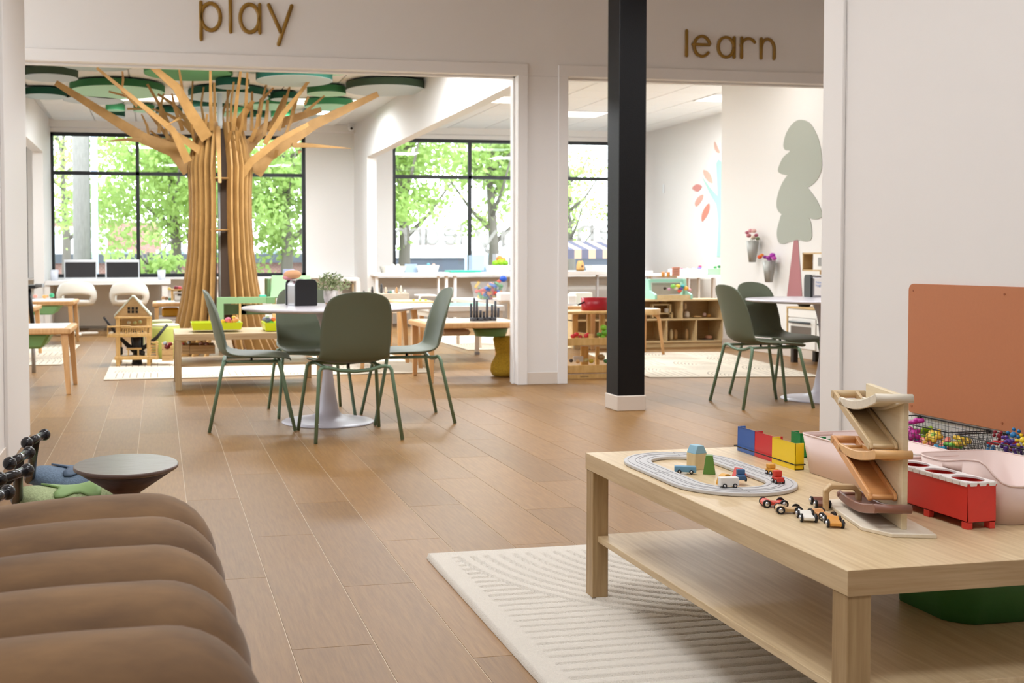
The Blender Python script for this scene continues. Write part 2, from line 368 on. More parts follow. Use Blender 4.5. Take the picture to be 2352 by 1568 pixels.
wall_word('learn', Yp(1060, 560, YG), Yp(908, 557, YG), .24, YG, mf, 'window_word', 'frosted word learn seen backwards on the middle room window', 'sign', sx=-1, w=.1)
wall_word('play', Yp(1262, 565, YG), Yp(1096, 560, YG), .24, YG, mf, 'window_word', 'frosted word play seen backwards by the right edge of the middle window', 'sign', sx=-1, w=.1)
wall_word('listen', Yp(1530, 552, YG), Yp(1330, 552, YG), .24, YG, mf, 'window_word', 'frosted word listen seen backwards above the striped awning', 'sign', sx=-1, w=.1)
# black post with white vinyl foot
px_, py_ = 3.16, 7.13
po = thing('black_post', 'square black steel post with white vinyl foot between the openings', 'post', (px_, py_, 0))
MB().box(-.095, .1, -.1, .1, .09, 3.3).build('shaft', mat('black_post_paint', '#08080a', .55, spec=.3, bump=.15, bscale=150), po, bevel=.004)
MB().box(-.102, .107, -.107, .107, 0, .105).build('vinyl_foot', M_base, po, bevel=.006, seg=2)
# ================================================================ OUTSIDE
struct(MB().box(-60, 80, YW+.3, 120, -.6, -.5).build('ground_outside', mat('asphalt', '#9a9a98', .8, var=.1)))
def leafy(name, label, x, y, h, r, n, seed, trunk=.16, col='#829e50', zc=None):
    R = random.Random(seed); t = thing(name, label, 'tree', (x, y, -.5))
    m = MB()
    m.tube([(0, 0, 0), (.05, 0, h*.3), (-.05, .1, h*.6), (0, 0, h*.85)], [trunk, trunk*.8, trunk*.5, .03], 8)
    br = []
    for i in range(9):
        a = i*2.4; z0 = h*(.3+.06*i); e = Vector((math.cos(a)*r*.75, math.sin(a)*r*.75, z0+h*.2)); br.append(e)
        m.tube([(0, 0, z0), tuple(e*.5+Vector((0, 0, z0*.45))), tuple(e)], [trunk*.45, trunk*.25, .02], 6)
    m.build('trunk', mat('bark', '#6f675c', .9), t)
    vs = np.zeros((n*4, 3)); zc = zc or h*.68
    cl = [(R.gauss(0, .45)*r, R.gauss(0, .45)*r, zc+R.gauss(0, .42)*h*.34) for _ in range(42)]
    for i in range(n):
        c = cl[i % 42]; p = np.array([c[0]+R.gauss(0, .17)*r, c[1]+R.gauss(0, .17)*r, max(1.1, c[2]+R.gauss(0, .12)*r)])
        a = np.array([R.gauss(0, 1), R.gauss(0, 1), R.gauss(0, 1)]); a /= np.linalg.norm(a); b = np.cross(a, [R.gauss(0, 1), R.gauss(0, 1), R.gauss(0, 1)]); b /= np.linalg.norm(b)
        s = R.uniform(.05, .10); vs[4*i:4*i+4] = [p-a*s, p-b*s*.6, p+a*s, p+b*s*.6]
    me = bpy.data.meshes.new('foliage'); me.from_pydata(vs.tolist(), [], [(4*i, 4*i+1, 4*i+2, 4*i+3) for i in range(n)])
    ml = MATS.get('leaf'+col)
    if not ml:
        ml = bpy.data.materials.new('leaf'); ml.use_nodes = True; q = ml.node_tree; bb = q.nodes['Principled BSDF']; bb.inputs['Base Color'].default_value = lin(col); bb.inputs['Roughness'].default_value = .6
        tl = q.nodes.new('ShaderNodeBsdfTranslucent'); tl.inputs[0].default_value = lin('#cde08a'); mm = q.nodes.new('ShaderNodeMixShader'); mm.inputs[0].default_value = .5
        q.links.new(bb.outputs[0], mm.inputs[1]); q.links.new(tl.outputs[0], mm.inputs[2]); q.links.new(mm.outputs[0], q.nodes['Material Output'].inputs[0]); MATS['leaf'+col] = ml
    me.materials.append(ml); o = bpy.data.objects.new('foliage', me); COL.objects.link(o); o.parent = t; o['kind'] = 'stuff'
def tx(px, Y): return Yp(px, 590, Y).x
leafy('street_tree', 'leafy green street tree behind the slatted trunk and left window', tx(400, 27), 27, 6.4, 2.3, 9000, 1, zc=3.6)
leafy('street_tree', 'leafy tree filling the right pane beside the slatted trunk', tx(655, 25), 25, 6.2, 1.6, 6500, 2, zc=3.3)
leafy('street_tree', 'leafy tree with dark trunk outside the middle room window', tx(925, 24), 24, 6.5, 1.5, 5200, 3, zc=3.9)
leafy('street_tree', 'leafy tree crossing the right pane of the middle room window', tx(1130, 26), 26, 6.2, 1.5, 4500, 4, zc=4.0)
leafy('street_tree', 'thin distant tree seen between column and black post', tx(1310, 34), 34, 5.2, 1.2, 1500, 5, zc=3.4)
leafy('street_tree', 'pale sparse tree left of the utility pole', tx(150, 36), 36, 7, 1.8, 1000, 6, zc=4.4)
leafy('street_bush', 'low bright shrub tips beneath the left window transom', tx(340, 23), 23, 2.0, .7, 1100, 8, trunk=.05, zc=1.15)
# utility pole and pale conduit
Yq = 24; q = thing('utility_pole', 'thick grey weathered utility pole outside the left window', 'pole', (tx(189, Yq), Yq, -.5))
MB().tube([(0, 0, 0), (0, 0, 9)], [.19, .16], 16).build('shaft', mat('weathered_pole', '#9a958c', .9, var=.25, vscale=6, stretch=(6, 6, 1)), q)
MB().box(.2, .33, -.05, .05, 0, 9).build('conduit', mat('pale_conduit', '#b9c6d6', .6), q)
# brick buildings: bands far away, courses too fine to tell apart
def brickmat(nm, c1, c2, mo):
    m = bpy.data.materials.new(nm); m.use_nodes = True; n = m.node_tree; b = n.nodes.new('ShaderNodeTexBrick'); t = n.nodes.new('ShaderNodeTexCoord'); mp = n.nodes.new('ShaderNodeMapping'); mp.inputs['Rotation'].default_value = (PI/2, 0, 0)
    b.inputs['Scale'].default_value = 4; b.inputs[1].default_value = lin(c1); b.inputs[2].default_value = lin(c2); b.inputs[3].default_value = lin(mo)
    n.links.new(t.outputs['Object'], mp.inputs[0]); n.links.new(mp.outputs[0], b.inputs[0]); n.links.new(b.outputs[0], n.nodes['Principled BSDF'].inputs['Base Color']); return m
M_brick = brickmat('brick_courses', '#b07a68', '#9c6a5c', '#c4b0a4')
def bld(nm, label, px0, px1, Y, ytop, dep=8, m=None, extra=None):
    a, b = tx(px0, Y), tx(px1, Y); zt = Yp((px0+px1)/2, ytop, Y).z
    t = thing(nm, label, 'building', ((a+b)/2, Y, -.5)); h = zt+.5
    MB().box(a-(a+b)/2, b-(a+b)/2, 0, dep, 0, h).build('wall', m or M_brick, t)
    MB().box(a-(a+b)/2-.1, b-(a+b)/2+.1, -.1, dep+.1, h, h+.25).build('parapet', mat('parapet_stone', '#dedad4', .8), t)
    return t, a, b, h
t, a, b, h = bld('brick_building', 'long red brick building across the street beyond the left window', -200, 372, 52, 510)
w_ = b-a
for i in range(7):
    f = MB().box(-w_/2+1+i*2.4, -w_/2+2.4+i*2.4, -.05, .05, .9, 2.0).build('window', mat('far_window_frame', '#d5dbe2', .5), t)
    MB().box(-w_/2+1.1+i*2.4, -w_/2+2.3+i*2.4, -.09, -.04, 1.0, 1.9).build('pane', mat('far_pane', '#8d9db0', .2), f)
bld('brick_shed', 'low brick wall with dark capping seen under the street trees', -300, 760, 38, 600, 3)
t, a, b, h = bld('dark_fence_building', 'dark grey low building outside the middle room window', 770, 1500, 36, 592, 3, mat('dark_cladding', '#5c6069', .8))
MB().box(tx(-300, 37.7)-0, tx(765, 37.7), 37.6, 37.9, Yp(300, 604, 37.6).z, Yp(300, 583, 37.6).z).build('dark_roof_edge', mat('dark_fascia', '#53575c', .8), None, world=True)
tag(bpy.data.objects['dark_roof_edge'], 'dark grey roof edge running above the low brick wall', 'roof')
bld('white_house', 'white clapboard house far behind the utility pole', 112, 235, 46, 535, 5, mat('white_clapboard', '#e3e4e8', .7, var=.08, stretch=(1, 1, 20)))
bld('distant_house', 'pale pink distant house beyond the middle room window', 975, 1045, 60, 560, 5, mat('pale_house', '#d9c4be', .8))
t = thing('electrical_cabinet', 'pale blue grey utility cabinet outside the middle room window', 'cabinet', (tx(1115, 30), 30, -.5))
MB().box(-.45, .45, 0, .6, 0, Yp(1115, 583, 30).z+.5).build('body', mat('cabinet_grey', '#aebfce', .6), t, bevel=.02)
MB().box(-.2, .2, -.02, 0, .8, 1.3).build('label_plate', mat('cabinet_label', '#5f7f9a', .6), t)
# ================================================================ FOREGROUND
TZ = .45
def T3(x, y): return Zp(x, y, TZ)
# cream rug with carved arches and lines
def relief(x, y, x0, x1, y0, y1, ph=0):
    # height of the pile, 0..1
    if min(x-x0, x1-x, y-y0, y1-y) < .07: return 1
    c1 = (x0+.95, y1-.04); d = math.hypot(x-c1[0], y-c1[1]); c2 = (x0+1.35, y0+.15); d2 = math.hypot(x-c2[0], y-c2[1])
    if d2 < .62 and y > c2[1]-.3: g = (d2/.056) % 1; return 0 if g < .2 else 1
    if d < .86:
        g = (d/.05) % 1; a = math.atan2(y-c1[1], x-c1[0])*max(d, .1)/.035 % 1
        return (0 if a > .12 else .7) if g < .24 else 1
    g = ((y-y0)/.048) % 1
    return 0 if g < .2 else 1
def rug(name, label, x0, x1, y0, y1, step, m, h=.012, rz=0, grp=None):
    nx, ny = int((x1-x0)/step), int((y1-y0)/step); vs, fs = [], []
    for j in range(ny+1):
        for i in range(nx+1):
            x, y = x0+(x1-x0)*i/nx, y0+(y1-y0)*j/ny
            e = i in (0, nx) or j in (0, ny)
            vs.append((x, y, .001 if e else .004+(h-.004)*relief(x, y, x0, x1, y0, y1)))
    for j in range(ny):
        for i in range(nx): a = j*(nx+1)+i; fs.append((a, a+1, a+nx+2, a+nx+1))
    b = MB(); b.add(vs, fs, True); o = b.build(name, m, world=True); return tag(o, label, 'rug', grp)
M_rug = mat('cream_wool', '#efe7da', .95, var=.08, vscale=150, bump=.6, bscale=350, sheen=.3)
rug('relief_rug', 'cream rug with carved arches and straight lines under the near coffee table', .905, 2.35, 1.5, 3.70, .0068, M_rug, .019)
# coffee table
def coffee_table(name, label, x0, x1, y0, y1, z=TZ, along=1, grp=None, fz=.018):
    t = thing(name, label, 'table', ((x0+x1)/2, (y0+y1)/2, 0), 0, grp); wx, wy = (x1-x0)/2, (y1-y0)/2
    top = M_oaky if along else wood('oak_veneer_crosswise', '#d0b58d', '#b3956b', (1.2, 26, 26), 3, .38)
    MB().box(-wx, wx, -wy, wy, z-.05, z).build('tabletop', top, t, bevel=.0015)
    wx_ = wood('oak_veneer_crosswise', '#cbb08a', '#b09269', (1.2, 26, 26), 3, .4)
    if along:
        for b in (-1, 1): MB().box(-wx, wx, b*wy, b*(wy+.0008), z-.05, z-.0004).build('edge_band', wx_, t)
    for a in (-1, 1):
        for b in (-1, 1):
            MB().box(a*(wx-.002), a*(wx-.052), b*(wy-.002), b*(wy-.052), fz, z-.0502).build('leg', M_oakz, t, bevel=.0015)
    MB().box(-wx+.018, wx-.018, -wy+.03, wy-.03, .187, .205).build('shelf', top, t, bevel=.001)
    return t
coffee_table('coffee_table', 'large oak veneer coffee table with lower shelf, covered in toys', 1.273, 2.05, 1.855, 3.157)
# --- toy track
def ring2(c, hx, L, ang, n=24):
    # stadium outline: half width hx, straight length L, rotated
    pts = []
    for i in range(n): a = PI*i/(n-1); pts.append((hx*math.cos(a), L/2+hx*math.sin(a)))
    for i in range(n): a = PI+PI*i/(n-1); pts.append((hx*math.cos(a), -L/2+hx*math.sin(a)))
    ca, sa = math.cos(ang), math.sin(ang)
    return [(c[0]+x*ca-y*sa, c[1]+x*sa+y*ca) for x, y in pts]
tc_ = (1.4655, 2.772); A_ = 0.0
t = thing('toy_road_track', 'pale grey rubber toy road loop lying on the near coffee table', 'toy track', (tc_[0], tc_[1], TZ))
M_road = mat('grey_rubber_road', '#c9c8c8', .6); M_groove = mat('road_groove', '#9b9a9c', .7)
def ringband(m, r0, r1, z0, z1):
    o0, o1 = ring2((0, 0), r0, .265, A_), ring2((0, 0), r1, .265, A_)
    r = [[(x, y, z0) for x, y in o0], [(x, y, z1) for x, y in o0], [(x, y, z1) for x, y in o1], [(x, y, z0) for x, y in o1]]
    r.append(r[0]); m.loft(r, False, False)
tr_ = MB(); ringband(tr_, .088, .165, .001, .010); tr_.build('roadway', M_road, t, bevel=.0015)
for rr in (.100, .122, .132, .153):
    g = MB(); ringband(g, rr, rr+.0016, .0095, .0108); g.build('groove', M_groove, t)
for i, (x, y) in enumerate(((-.127, 0), (.127, .05), (.04, .255), (-.03, -.255))):
    MB().box(x-.03 if abs(x) > .1 else x-.0008, x+.03 if abs(x) > .1 else x+.0008, y-.0008 if abs(x) > .1 else y-.025, y+.0008 if abs(x) > .1 else y+.025, .0101, .0106).build('joint', M_groove, t)
# --- wooden blocks inside the loop
p = T3(1600, 1076)
t = thing('toy_house', 'little natural wood toy house with light blue roof in the track loop', 'toy house', (p.x, p.y, TZ), .25)
MB().box(-.021, .021, -.018, .018, 0, .045).build('walls', M_birch, t, bevel=.001)
MB().loft([[(a*.021, b*.018, .0452) for a, b in ((-1, -1), (1, -1), (1, 1), (-1, 1))], [(a*.011, b*.016, .067) for a, b in ((-1, -1), (1, -1), (1, 1), (-1, 1))]], True, False).build('roof', plain('#8fb9cc'), t, bevel=.001)
p = T3(1629, 1088)
tag(MB().loft([[(a*s, b*.010, z) for a, b in ((-1, -1), (1, -1), (1, 1), (-1, 1))] for s, z in ((.0165, 0), (.009, .052))], True, False).build('toy_tree', plain('#5d8a3c'), loc=(p.x, p.y, TZ), rz=-.5, bevel=.001), 'small green tapered wooden tree block beside the blue roofed house', 'toy tree')
p = T3(1697, 1097)
tag(MB().prism([(-.028, 0), (.028, 0), (0, .028)], 1, -.012, .012).build('roof_block', plain('#d0493a'), loc=(p.x, p.y, TZ), rz=.7, bevel=.001), 'red triangular roof block lying inside the track loop', 'toy block')
p = T3(1664, 1110)
tag(MB().prism([(.026*math.cos(PI*i/14), .026*math.sin(PI*i/14)) for i in range(15)], 1, -.009, .009).build('arch_block', plain('#dba23c'), loc=(p.x, p.y, TZ), rz=.5, bevel=.001), 'orange half round block behind the white toy van', 'toy block')
M_tyre = mat('black_rubber', '#17171a', .5)
def wheels(t, xs, ys, r, w, hub=None, z=None):
    for x in xs:
        for y in ys:
            o = MB().cyl((x, y-w/2, z or r), (x, y+w/2, z or r), r, 16).build('wheel', M_tyre, t)
            s = 1 if y > 0 else -1
            MB().sph((x, y+s*w*.5, z or r), r*.55, 10, (1, .5, 1)).build('hub', hub or M_chrome, o)
def van(label, px, rz, col, L=.044, Hh=.024, Wd=.018, roof=None, tz=TZ+.0105, step=False, nm='toy_van'):
    p = T3(*px); t = thing(nm, label, 'toy car', (p.x, p.y, tz), rz)
    b = MB()
    if step: b.box(-L/2, L/2, -Wd/2, Wd/2, .004, .016).box(-L*.1, L*.42, -Wd/2, Wd/2, .016, Hh+.006)
    else: b.box(-L/2, L/2, -Wd/2, Wd/2, .004, Hh+.002)
    b.build('body', plain(col), t, bevel=.002, seg=2); wheels(t, (-L*.27, L*.27), (-Wd/2, Wd/2), .0056, .004)
    return t
van('small white wooden toy van at the near side of the track', (1673, 1128), -.1, '#e6e4df', .05)
van('small dark blue toy truck between orange arch and red roof block', (1702, 1113), 1.3, '#3a618c', .03, step=True, Wd=.02)
van('small red toy truck on the near right bend of the track', (1787, 1118), 1.5, '#cf3b2c', .03, .026, step=True, Wd=.02)
van('small yellow toy truck on the far right side of the track', (1773, 1098), 1.7, '#dfa03a', .03, .022, step=True, Wd=.02)
t = van('blue toy wagon lying on its side in the track loop', (1574, 1088), -.45, '#6797b4', .058, .018, .02, tz=TZ+.002)
# --- free rolling cars near the tower
def racer(label, px, rz, col, nm='toy_race_car', L=.056):
    p = T3(*px); t = thing(nm, label, 'toy car', (p.x, p.y, TZ), rz)
    prof = [(-L*.5, .005), (L*.5, .005), (L*.52, .012), (L*.3, .014), (L*.12, .0125), (-L*.1, .013), (-L*.25, .018), (-L*.42, .018), (-L*.52, .012)]
    MB().prism(prof, 1, -.0125, .0125).build('body', plain(col, .35), t, bevel=.0015, seg=2)
    for x in (-L*.36, L*.36):
        for s in (-1, 1):
            o = MB().cyl((x, s*.0128, .0095), (x, s*.0175, .0095), .0095, 18).build('wheel', M_tyre, t)
            MB().sph((x, s*.0175, .0095), .0060, 10, (1, .6, 1)).build('hub', M_chrome, o)
    return t
racer('red toy racing car with silver hubs, first of the row by the tower', (1777, 1163), -.25, '#d24a3c')
racer('natural wood toy racing car right behind the red one', (1811, 1178), -.35, '#c9a676')
racer('white toy racing car in the middle of the row by the tower', (1853, 1194), -1.95, '#efece4')
racer('pale orange toy racing car squeezed behind the white one', (1888, 1190), -1.5, '#dfa56e')
racer('amber toy racing car nearest the tower base', (1915, 1207), -2.0, '#e0a04e')
racer('brown toy racing car half hidden behind the arched wooden handle', (1884, 1162), -1.9, '#7a4b3c')
# --- arched wooden bridge (bent strip)
p0, p1 = T3(1905, 1176), T3(1962, 1168)
t = thing('wooden_arch', 'small bent beech arch standing behind the car ramp tower', 'toy arch', ((p0.x+p1.x)/2, (p0.y+p1.y)/2, TZ), -.42)
w_ = .041
prof = [(-w_, 0), (-w_, .046), (-w_+.014, .062), (w_-.014, .062), (w_, .046), (w_, 0), (w_-.011, 0), (w_-.011, .043), (w_-.019, .051), (-w_+.019, .051), (-w_+.011, .043), (-w_+.011, 0)]
M_beechn = wood('bent_beech', '#d6b98d', '#bd9a6a', (3, 20, 20), 3, .5)
a = MB(); n_ = 6
a.add([(x, -.012, z) for x, z in prof]+[(x, .012, z) for x, z in prof], [(i, (i+1) % 12, 12+(i+1) % 12, 12+i) for i in range(12)]+[(0, 1, 10, 11), (1, 2, 9, 10), (2, 3, 8, 9), (3, 4, 7, 8), (4, 5, 6, 7)]+[(12+11, 12+10, 12+1, 12), (12+10, 12+9, 14, 13), (12+9, 12+8, 15, 14), (12+8, 12+7, 16, 15), (19, 18, 17, 16)])
a.build('bent_strip', M_beechn, t, bevel=.002)
# --- car ramp tower
pn, pf = T3(2070, 1226), T3(1985, 1165)
ax = Vector((pf.x-pn.x, pf.y-pn.y, 0)); Lw = ax.length; ang = math.atan2(ax.y, ax.x)
t = thing('car_ramp_tower', 'tall plywood zigzag car ramp tower with five coloured wooden ramps', 'toy ramp', (pn.x, pn.y, TZ), ang)
# local x runs from the near edge of the panel to the far edge, local +y points left of it (towards the ramps)
HTW = .295
MB().box(0, Lw, -.012, 0, .009, HTW).build('panel', wood('birch_panel', '#e8d8b8', '#dac59e', (2, 2, 14), 3, .5), t, bevel=.0015)
MB().prism([(-.035, -.06), (-.035, .03), (.02, .075), (Lw+.03, .085), (Lw+.05, .05), (Lw+.04, -.03), (.02, -.06)], 2, 0, .009).build('base_plate', wood('pale_plate', '#ece3d2', '#e0d3bc', (4, 14, 4), 3, .5), t, bevel=.0015)
RW = .052
def ramp(x0, z0, x1, z1, col, curve=0, nm='ramp'):
    m = wood('ramp_'+col, col, tuple(v*.86 for v in lin(col)[:3]), (20, 3, 20), 3, .4)
    N = 8; up, lo = [], []
    d = Vector((x1-x0, z1-z0)).normalized(); nn = Vector((-d.y, d.x)); 
    if nn.y < 0: nn = -nn
    for i in range(N+1):
        f = i/N; x = x0+(x1-x0)*f; z = z0+(z1-z0)*f-curve*math.sin(PI*f)
        up.append((x+nn.x*.010, z+nn.y*.010)); lo.append((x-nn.x*.010, z-nn.y*.010))
    e0 = [(x0-d.x*.009, z0-d.y*.009)]; e1 = [(x1+d.x*.009, z1+d.y*.009)]
    poly = e0+lo+e1+up[::-1]
    r = MB()
    for y0 in (.001, RW): 
        P = [(a, y0, b) for a, b in poly]+[(a, y0+.007, b) for a, b in poly]; n = len(poly); c0 = (sum(a for a, b in poly)/n, y0, sum(b for a, b in poly)/n)
        fs = [(i, (i+1) % n, n+(i+1) % n, n+i) for i in range(n)]
        # strips for the two faces
        def idx(k): return k % n
        L = list(range(1, 1+N+1)); U = list(range(n-1, n-1-(N+1), -1))
        for q in range(N): fs += [(L[q], L[q+1], U[q+1], U[q]), (n+L[q+1], n+L[q], n+U[q], n+U[q+1])]
        fs += [(0, L[0], U[0]), (n, n+U[0], n+L[0]), (N+2, U[N], L[N]), (n+N+2, n+L[N], n+U[N])]
        r.add(P, fs)
    o = r.build('ramp', m, t, bevel=.0015)
    b = MB()
    for i in range(N):
        (xa, za), (xb, zb) = lo[i], lo[i+1]
        if i in (0,): continue
        b.add([(xa, .008, za+.006), (xb, .008, zb+.006), (xb, RW, zb+.006), (xa, RW, za+.006), (xa, .008, za+.010), (xb, .008, zb+.010), (xb, RW, zb+.010), (xa, RW, za+.010)], [(0, 1, 2, 3), (7, 6, 5, 4), (0, 4, 5, 1), (2, 6, 7, 3), (1, 5, 6, 2), (0, 3, 7, 4)])
    b.build('ramp_floor', m, o)
    MB().cyl((x0, -.015, z0), (x0, RW+.009, z0), .0095, 12).build('peg', m, o)
    MB().cyl((x1, .004, z1), (x1, RW+.009, z1), .006, 10).build('peg', m, o)
    for (x, z) in ((x0, z0), (x1, z1)): MB().cyl((x, RW+.0065, z), (x, RW+.0085, z), .0022, 8).build('screw', M_chrome, o)
ramp(-.012, .292, Lw+.0, .252, '#ece2cf', .012)
ramp(Lw+.055, .262, .03, .182, '#d3b78c')
ramp(-.012, .172, Lw+.0, .142, '#e8b577', .010)
ramp(Lw+.055, .152, .03, .072, '#e2a468')
ramp(-.012, .056, Lw+.0, .030, '#8e5f4d', .012)
# --- open fronted bins in a row, tied with a black band
def bin_u(label, c, w, col, h=.075, d=.028, rz=0, near=1):
    t = thing('magazine_bin', label, 'toy bin', (c[0], c[1], TZ), rz, 'coloured block bins tied together')
    m = plain(col, .3); k = .003; L = w
    MB().box(0, k, 0, L, 0, h).box(0, d, 0, L, 0, k).box(0, d*near, 0, k, 0, h).box(0, .026, L-k, L, 0, h).box(d-k, d, 0, L, 0, .012).build('shell', m, t, bevel=.0008)
    return t
for (a, b, col, lab) in (((1691, 1034), (1733, 1047), '#2f5fae', 'blue open bin at the far end of the row on the table'), ((1733, 1047), (1778, 1062), '#cf2430', 'red open bin between the blue and yellow ones'), ((1778, 1062), (1826, 1080), '#f2cf12', 'yellow open bin at the near end of the row')):
    A, B = T3(*a), T3(*b); bin_u(lab, (B.x, B.y+.001), (A-B).length-.002, col)
A = T3(1691, 1034); B = T3(1826, 1080)
yb = thing('elastic_band', 'thin black elastic band around the row of coloured bins', 'band', (B.x, B.y, TZ))
MB().box(-.0015, -.0002, -.001, A.y-B.y+.001, .014, .0168).box(-.0015, .031, -.0022, -.001, .014, .0168).box(-.0015, .031, A.y-B.y+.001, A.y-B.y+.0022, .014, .0168).box(.0295, .031, -.002, A.y-B.y+.002, .014, .0168).build('band', plain('#151515', .6), yb)
for (px0, lab, ww, dd) in (((1819, 990), 'green open bin standing behind the yellow one', .05, .05), ((1878, 1003), 'green block bin seen through the pink bin handle', .045, .05)):
    A = Zp(*px0, TZ+.072); bin_u(lab, (A.x, A.y-.045), ww, '#1f8a45', .072, dd, near=1)
# --- pink bins
def carve(o, cut):
    m = o.modifiers.new('b', 'BOOLEAN'); m.object = cut; m.solver = 'EXACT'
    bpy.context.view_layer.update(); dg = bpy.context.evaluated_depsgraph_get(); me = bpy.data.meshes.new_from_object(o.evaluated_get(dg)); o.modifiers.clear(); o.data = me; bpy.data.objects.remove(cut)
def pink_bin(label, x0, x1, y0, y1, h, hf, slots, col='#e6cdc5', p=9):
    w, d = x1-x0, y1-y0; t = thing('storage_bin', label, 'storage bin', ((x0+x1)/2, (y0+y1)/2, TZ), 0, 'pale storage bins on the table')
    m = plain(col, .4); N = 64
    def rr(sx, sy, z, top=False):
        out = []
        for i in range(N):
            a = 2*PI*(i+.5)/N; ca, sa = math.cos(a), math.sin(a); k = (abs(ca)**p+abs(sa)**p)**(-1/p); X, Y = k*ca*sx, k*sa*sy
            out.append((X, Y, hf(Y+d/2) if top else z))
        return out
    k = .003
    o = MB().loft([rr(w*.45, d*.45, .001), rr(w*.5, d*.5, 0, True), rr(w*.5-k, d*.5-k, 0, True), rr(w*.45-k, d*.45-k, .004)], True).build('shell', m, t)
    for (cx_, cy_, sx, sy, z0, z1) in slots:
        c = MB().box(cx_-sx, cx_+sx, cy_-sy, cy_+sy, z0, z1).build('cut', m, None); c.location = t.location; carve(o, c)
    MB().tube(rr(w*.5-.001, d*.5-.001, 0, True), .0024, 6, closed=True).build('rim', m, t)
    return t
pink_bin('pale pink storage bin behind the ramp tower beside the yellow bin', 1.742, 1.945, 2.366, 2.768, .105, lambda y: .105, [(-.035, .19, .032, .03, .076, .094)], p=16)
sm = lambda a, b, y: max(0, min(1, (y-a)/(b-a)))**2*(3-2*max(0, min(1, (y-a)/(b-a))))
pink_bin('pale pink storage bin at the right edge behind the red box', 1.79, 2.02, 2.083, 2.37, .12, lambda y: .088+.048*sm(.0, .055, y)-.02*sm(.06, .2, y), [(-.115, .0, .03, .028, .080, .098)], p=5)
pink_bin('grey white bin corner between the ramp tower and the wire basket', 1.92, 2.03, 2.52, 2.78, .08, lambda y: .08, [], '#dcd8d2')
# --- red box with white three hole lid
q0, q1 = T3(2222, 1217), T3(2286, 1214)
t = thing('shape_sorter', 'red plastic box on feet with a white lid of three round holes', 'toy box', (q0.x, q0.y, TZ))
bw, bl, bh = .070, .262, .098; m = plain('#de3a31', .35); z0 = .016
MB().box(0, bw, 0, .003, z0, bh).box(0, bw, bl-.003, bl, z0, bh).box(0, .003, 0, bl, z0, bh).box(bw-.003, bw, 0, bl, z0, bh).box(0, bw, 0, bl, z0, z0+.003).build('box', m, t, bevel=.002)
for x in (.007, bw-.007):
    for y in (.010, bl*.5, bl-.010): MB().box(x-.007, x+.007, y-.009, y+.009, 0, z0).build('foot', m, t, bevel=.001)
lid = MB(); zl = bh+.001; th = .004
for k in range(3):
    cyy = bl*(k+.5)/3; N = 32; hy = bl/6; rr_ = .031
    inn = [(bw/2+rr_*math.cos(2*PI*i/N), cyy+rr_*1.15*math.sin(2*PI*i/N)) for i in range(N)]
    out = []
    for i in range(N):
        a = 2*PI*i/N; ca, sa = math.cos(a), math.sin(a); s = min((bw/2+.002)/max(abs(ca), 1e-6), (hy+.0005)/max(abs(sa), 1e-6)); out.append((bw/2+ca*s, cyy+sa*s))
    r = [[(x, y, zl) for x, y in inn], [(x, y, zl+th) for x, y in inn], [(x, y, zl+th) for x, y in out], [(x, y, zl) for x, y in out]]; r.append(r[0]); lid.loft(r, False, False)
lo_ = lid.build('lid', plain('#f3f0ee', .3), t)
sc_ = MB()
for x in (-.002, bw+.002):
    for i in range(12): sc_.prism([(bl*(i+.01)/12, zl+.003), (bl*(i+.99)/12, zl+.003), (bl*(i+.93)/12, zl-.005), (bl*(i+.07)/12, zl-.005)], 0, x-.001, x+.001)
for y in (-.002, bl+.002):
    for i in range(3): sc_.prism([(bw*(i+.08)/3, zl+.003), (bw*(i+.92)/3, zl+.003), (bw*(i+.8)/3, zl-.004), (bw*(i+.2)/3, zl-.004)], 1, y-.001, y+.001)
sc_.build('scalloped_rim', plain('#f3f0ee', .3), lo_)
for k in range(3):
    cyy = bl*(k+.5)/3
    MB().box(.012, bw-.012, cyy-.002, cyy+.002, z0+.003, bh-.02).build('divider', plain('#c92c2c', .4), t)
# --- orange magnet board and wire baskets on the right wall
XW = 2.7
yb0, yb1, zb0, zb1 = 2.25, 3.583, .476, .9455
t = thing('magnet_board', 'large terracotta orange board screwed to the right wall', 'board', (XW, (yb0+yb1)/2, zb0))
def rrect(hy, hz, r, n=6):
    out = []
    for (cy_, cz_, a0) in ((hy-r, hz-r, 0), (-hy+r, hz-r, 90), (-hy+r, -hz+r, 180), (hy-r, -hz+r, 270)):
        for i in range(n+1): a = math.radians(a0+90*i/n); out.append((cy_+r*math.cos(a), cz_+r*math.sin(a)))
    return out
hz_ = (zb1-zb0)/2
MB().prism([(a, b+hz_) for a, b in rrect((yb1-yb0)/2, hz_, .025)], 0, -.010, -.002).build('panel', mat('terracotta_board', '#c07a52', .6, var=.04, vscale=90, bump=.02), t, bevel=.001)
for y in (-.62, .2, .64):
    for z in (.025, 2*hz_-.025): MB().cyl((-.012, y, z), (-.009, y, z), .004, 10).build('screw', mat('terracotta_screw', '#a8623c', .5), t)
M_wire = mat('black_wire', '#16171c', .4)
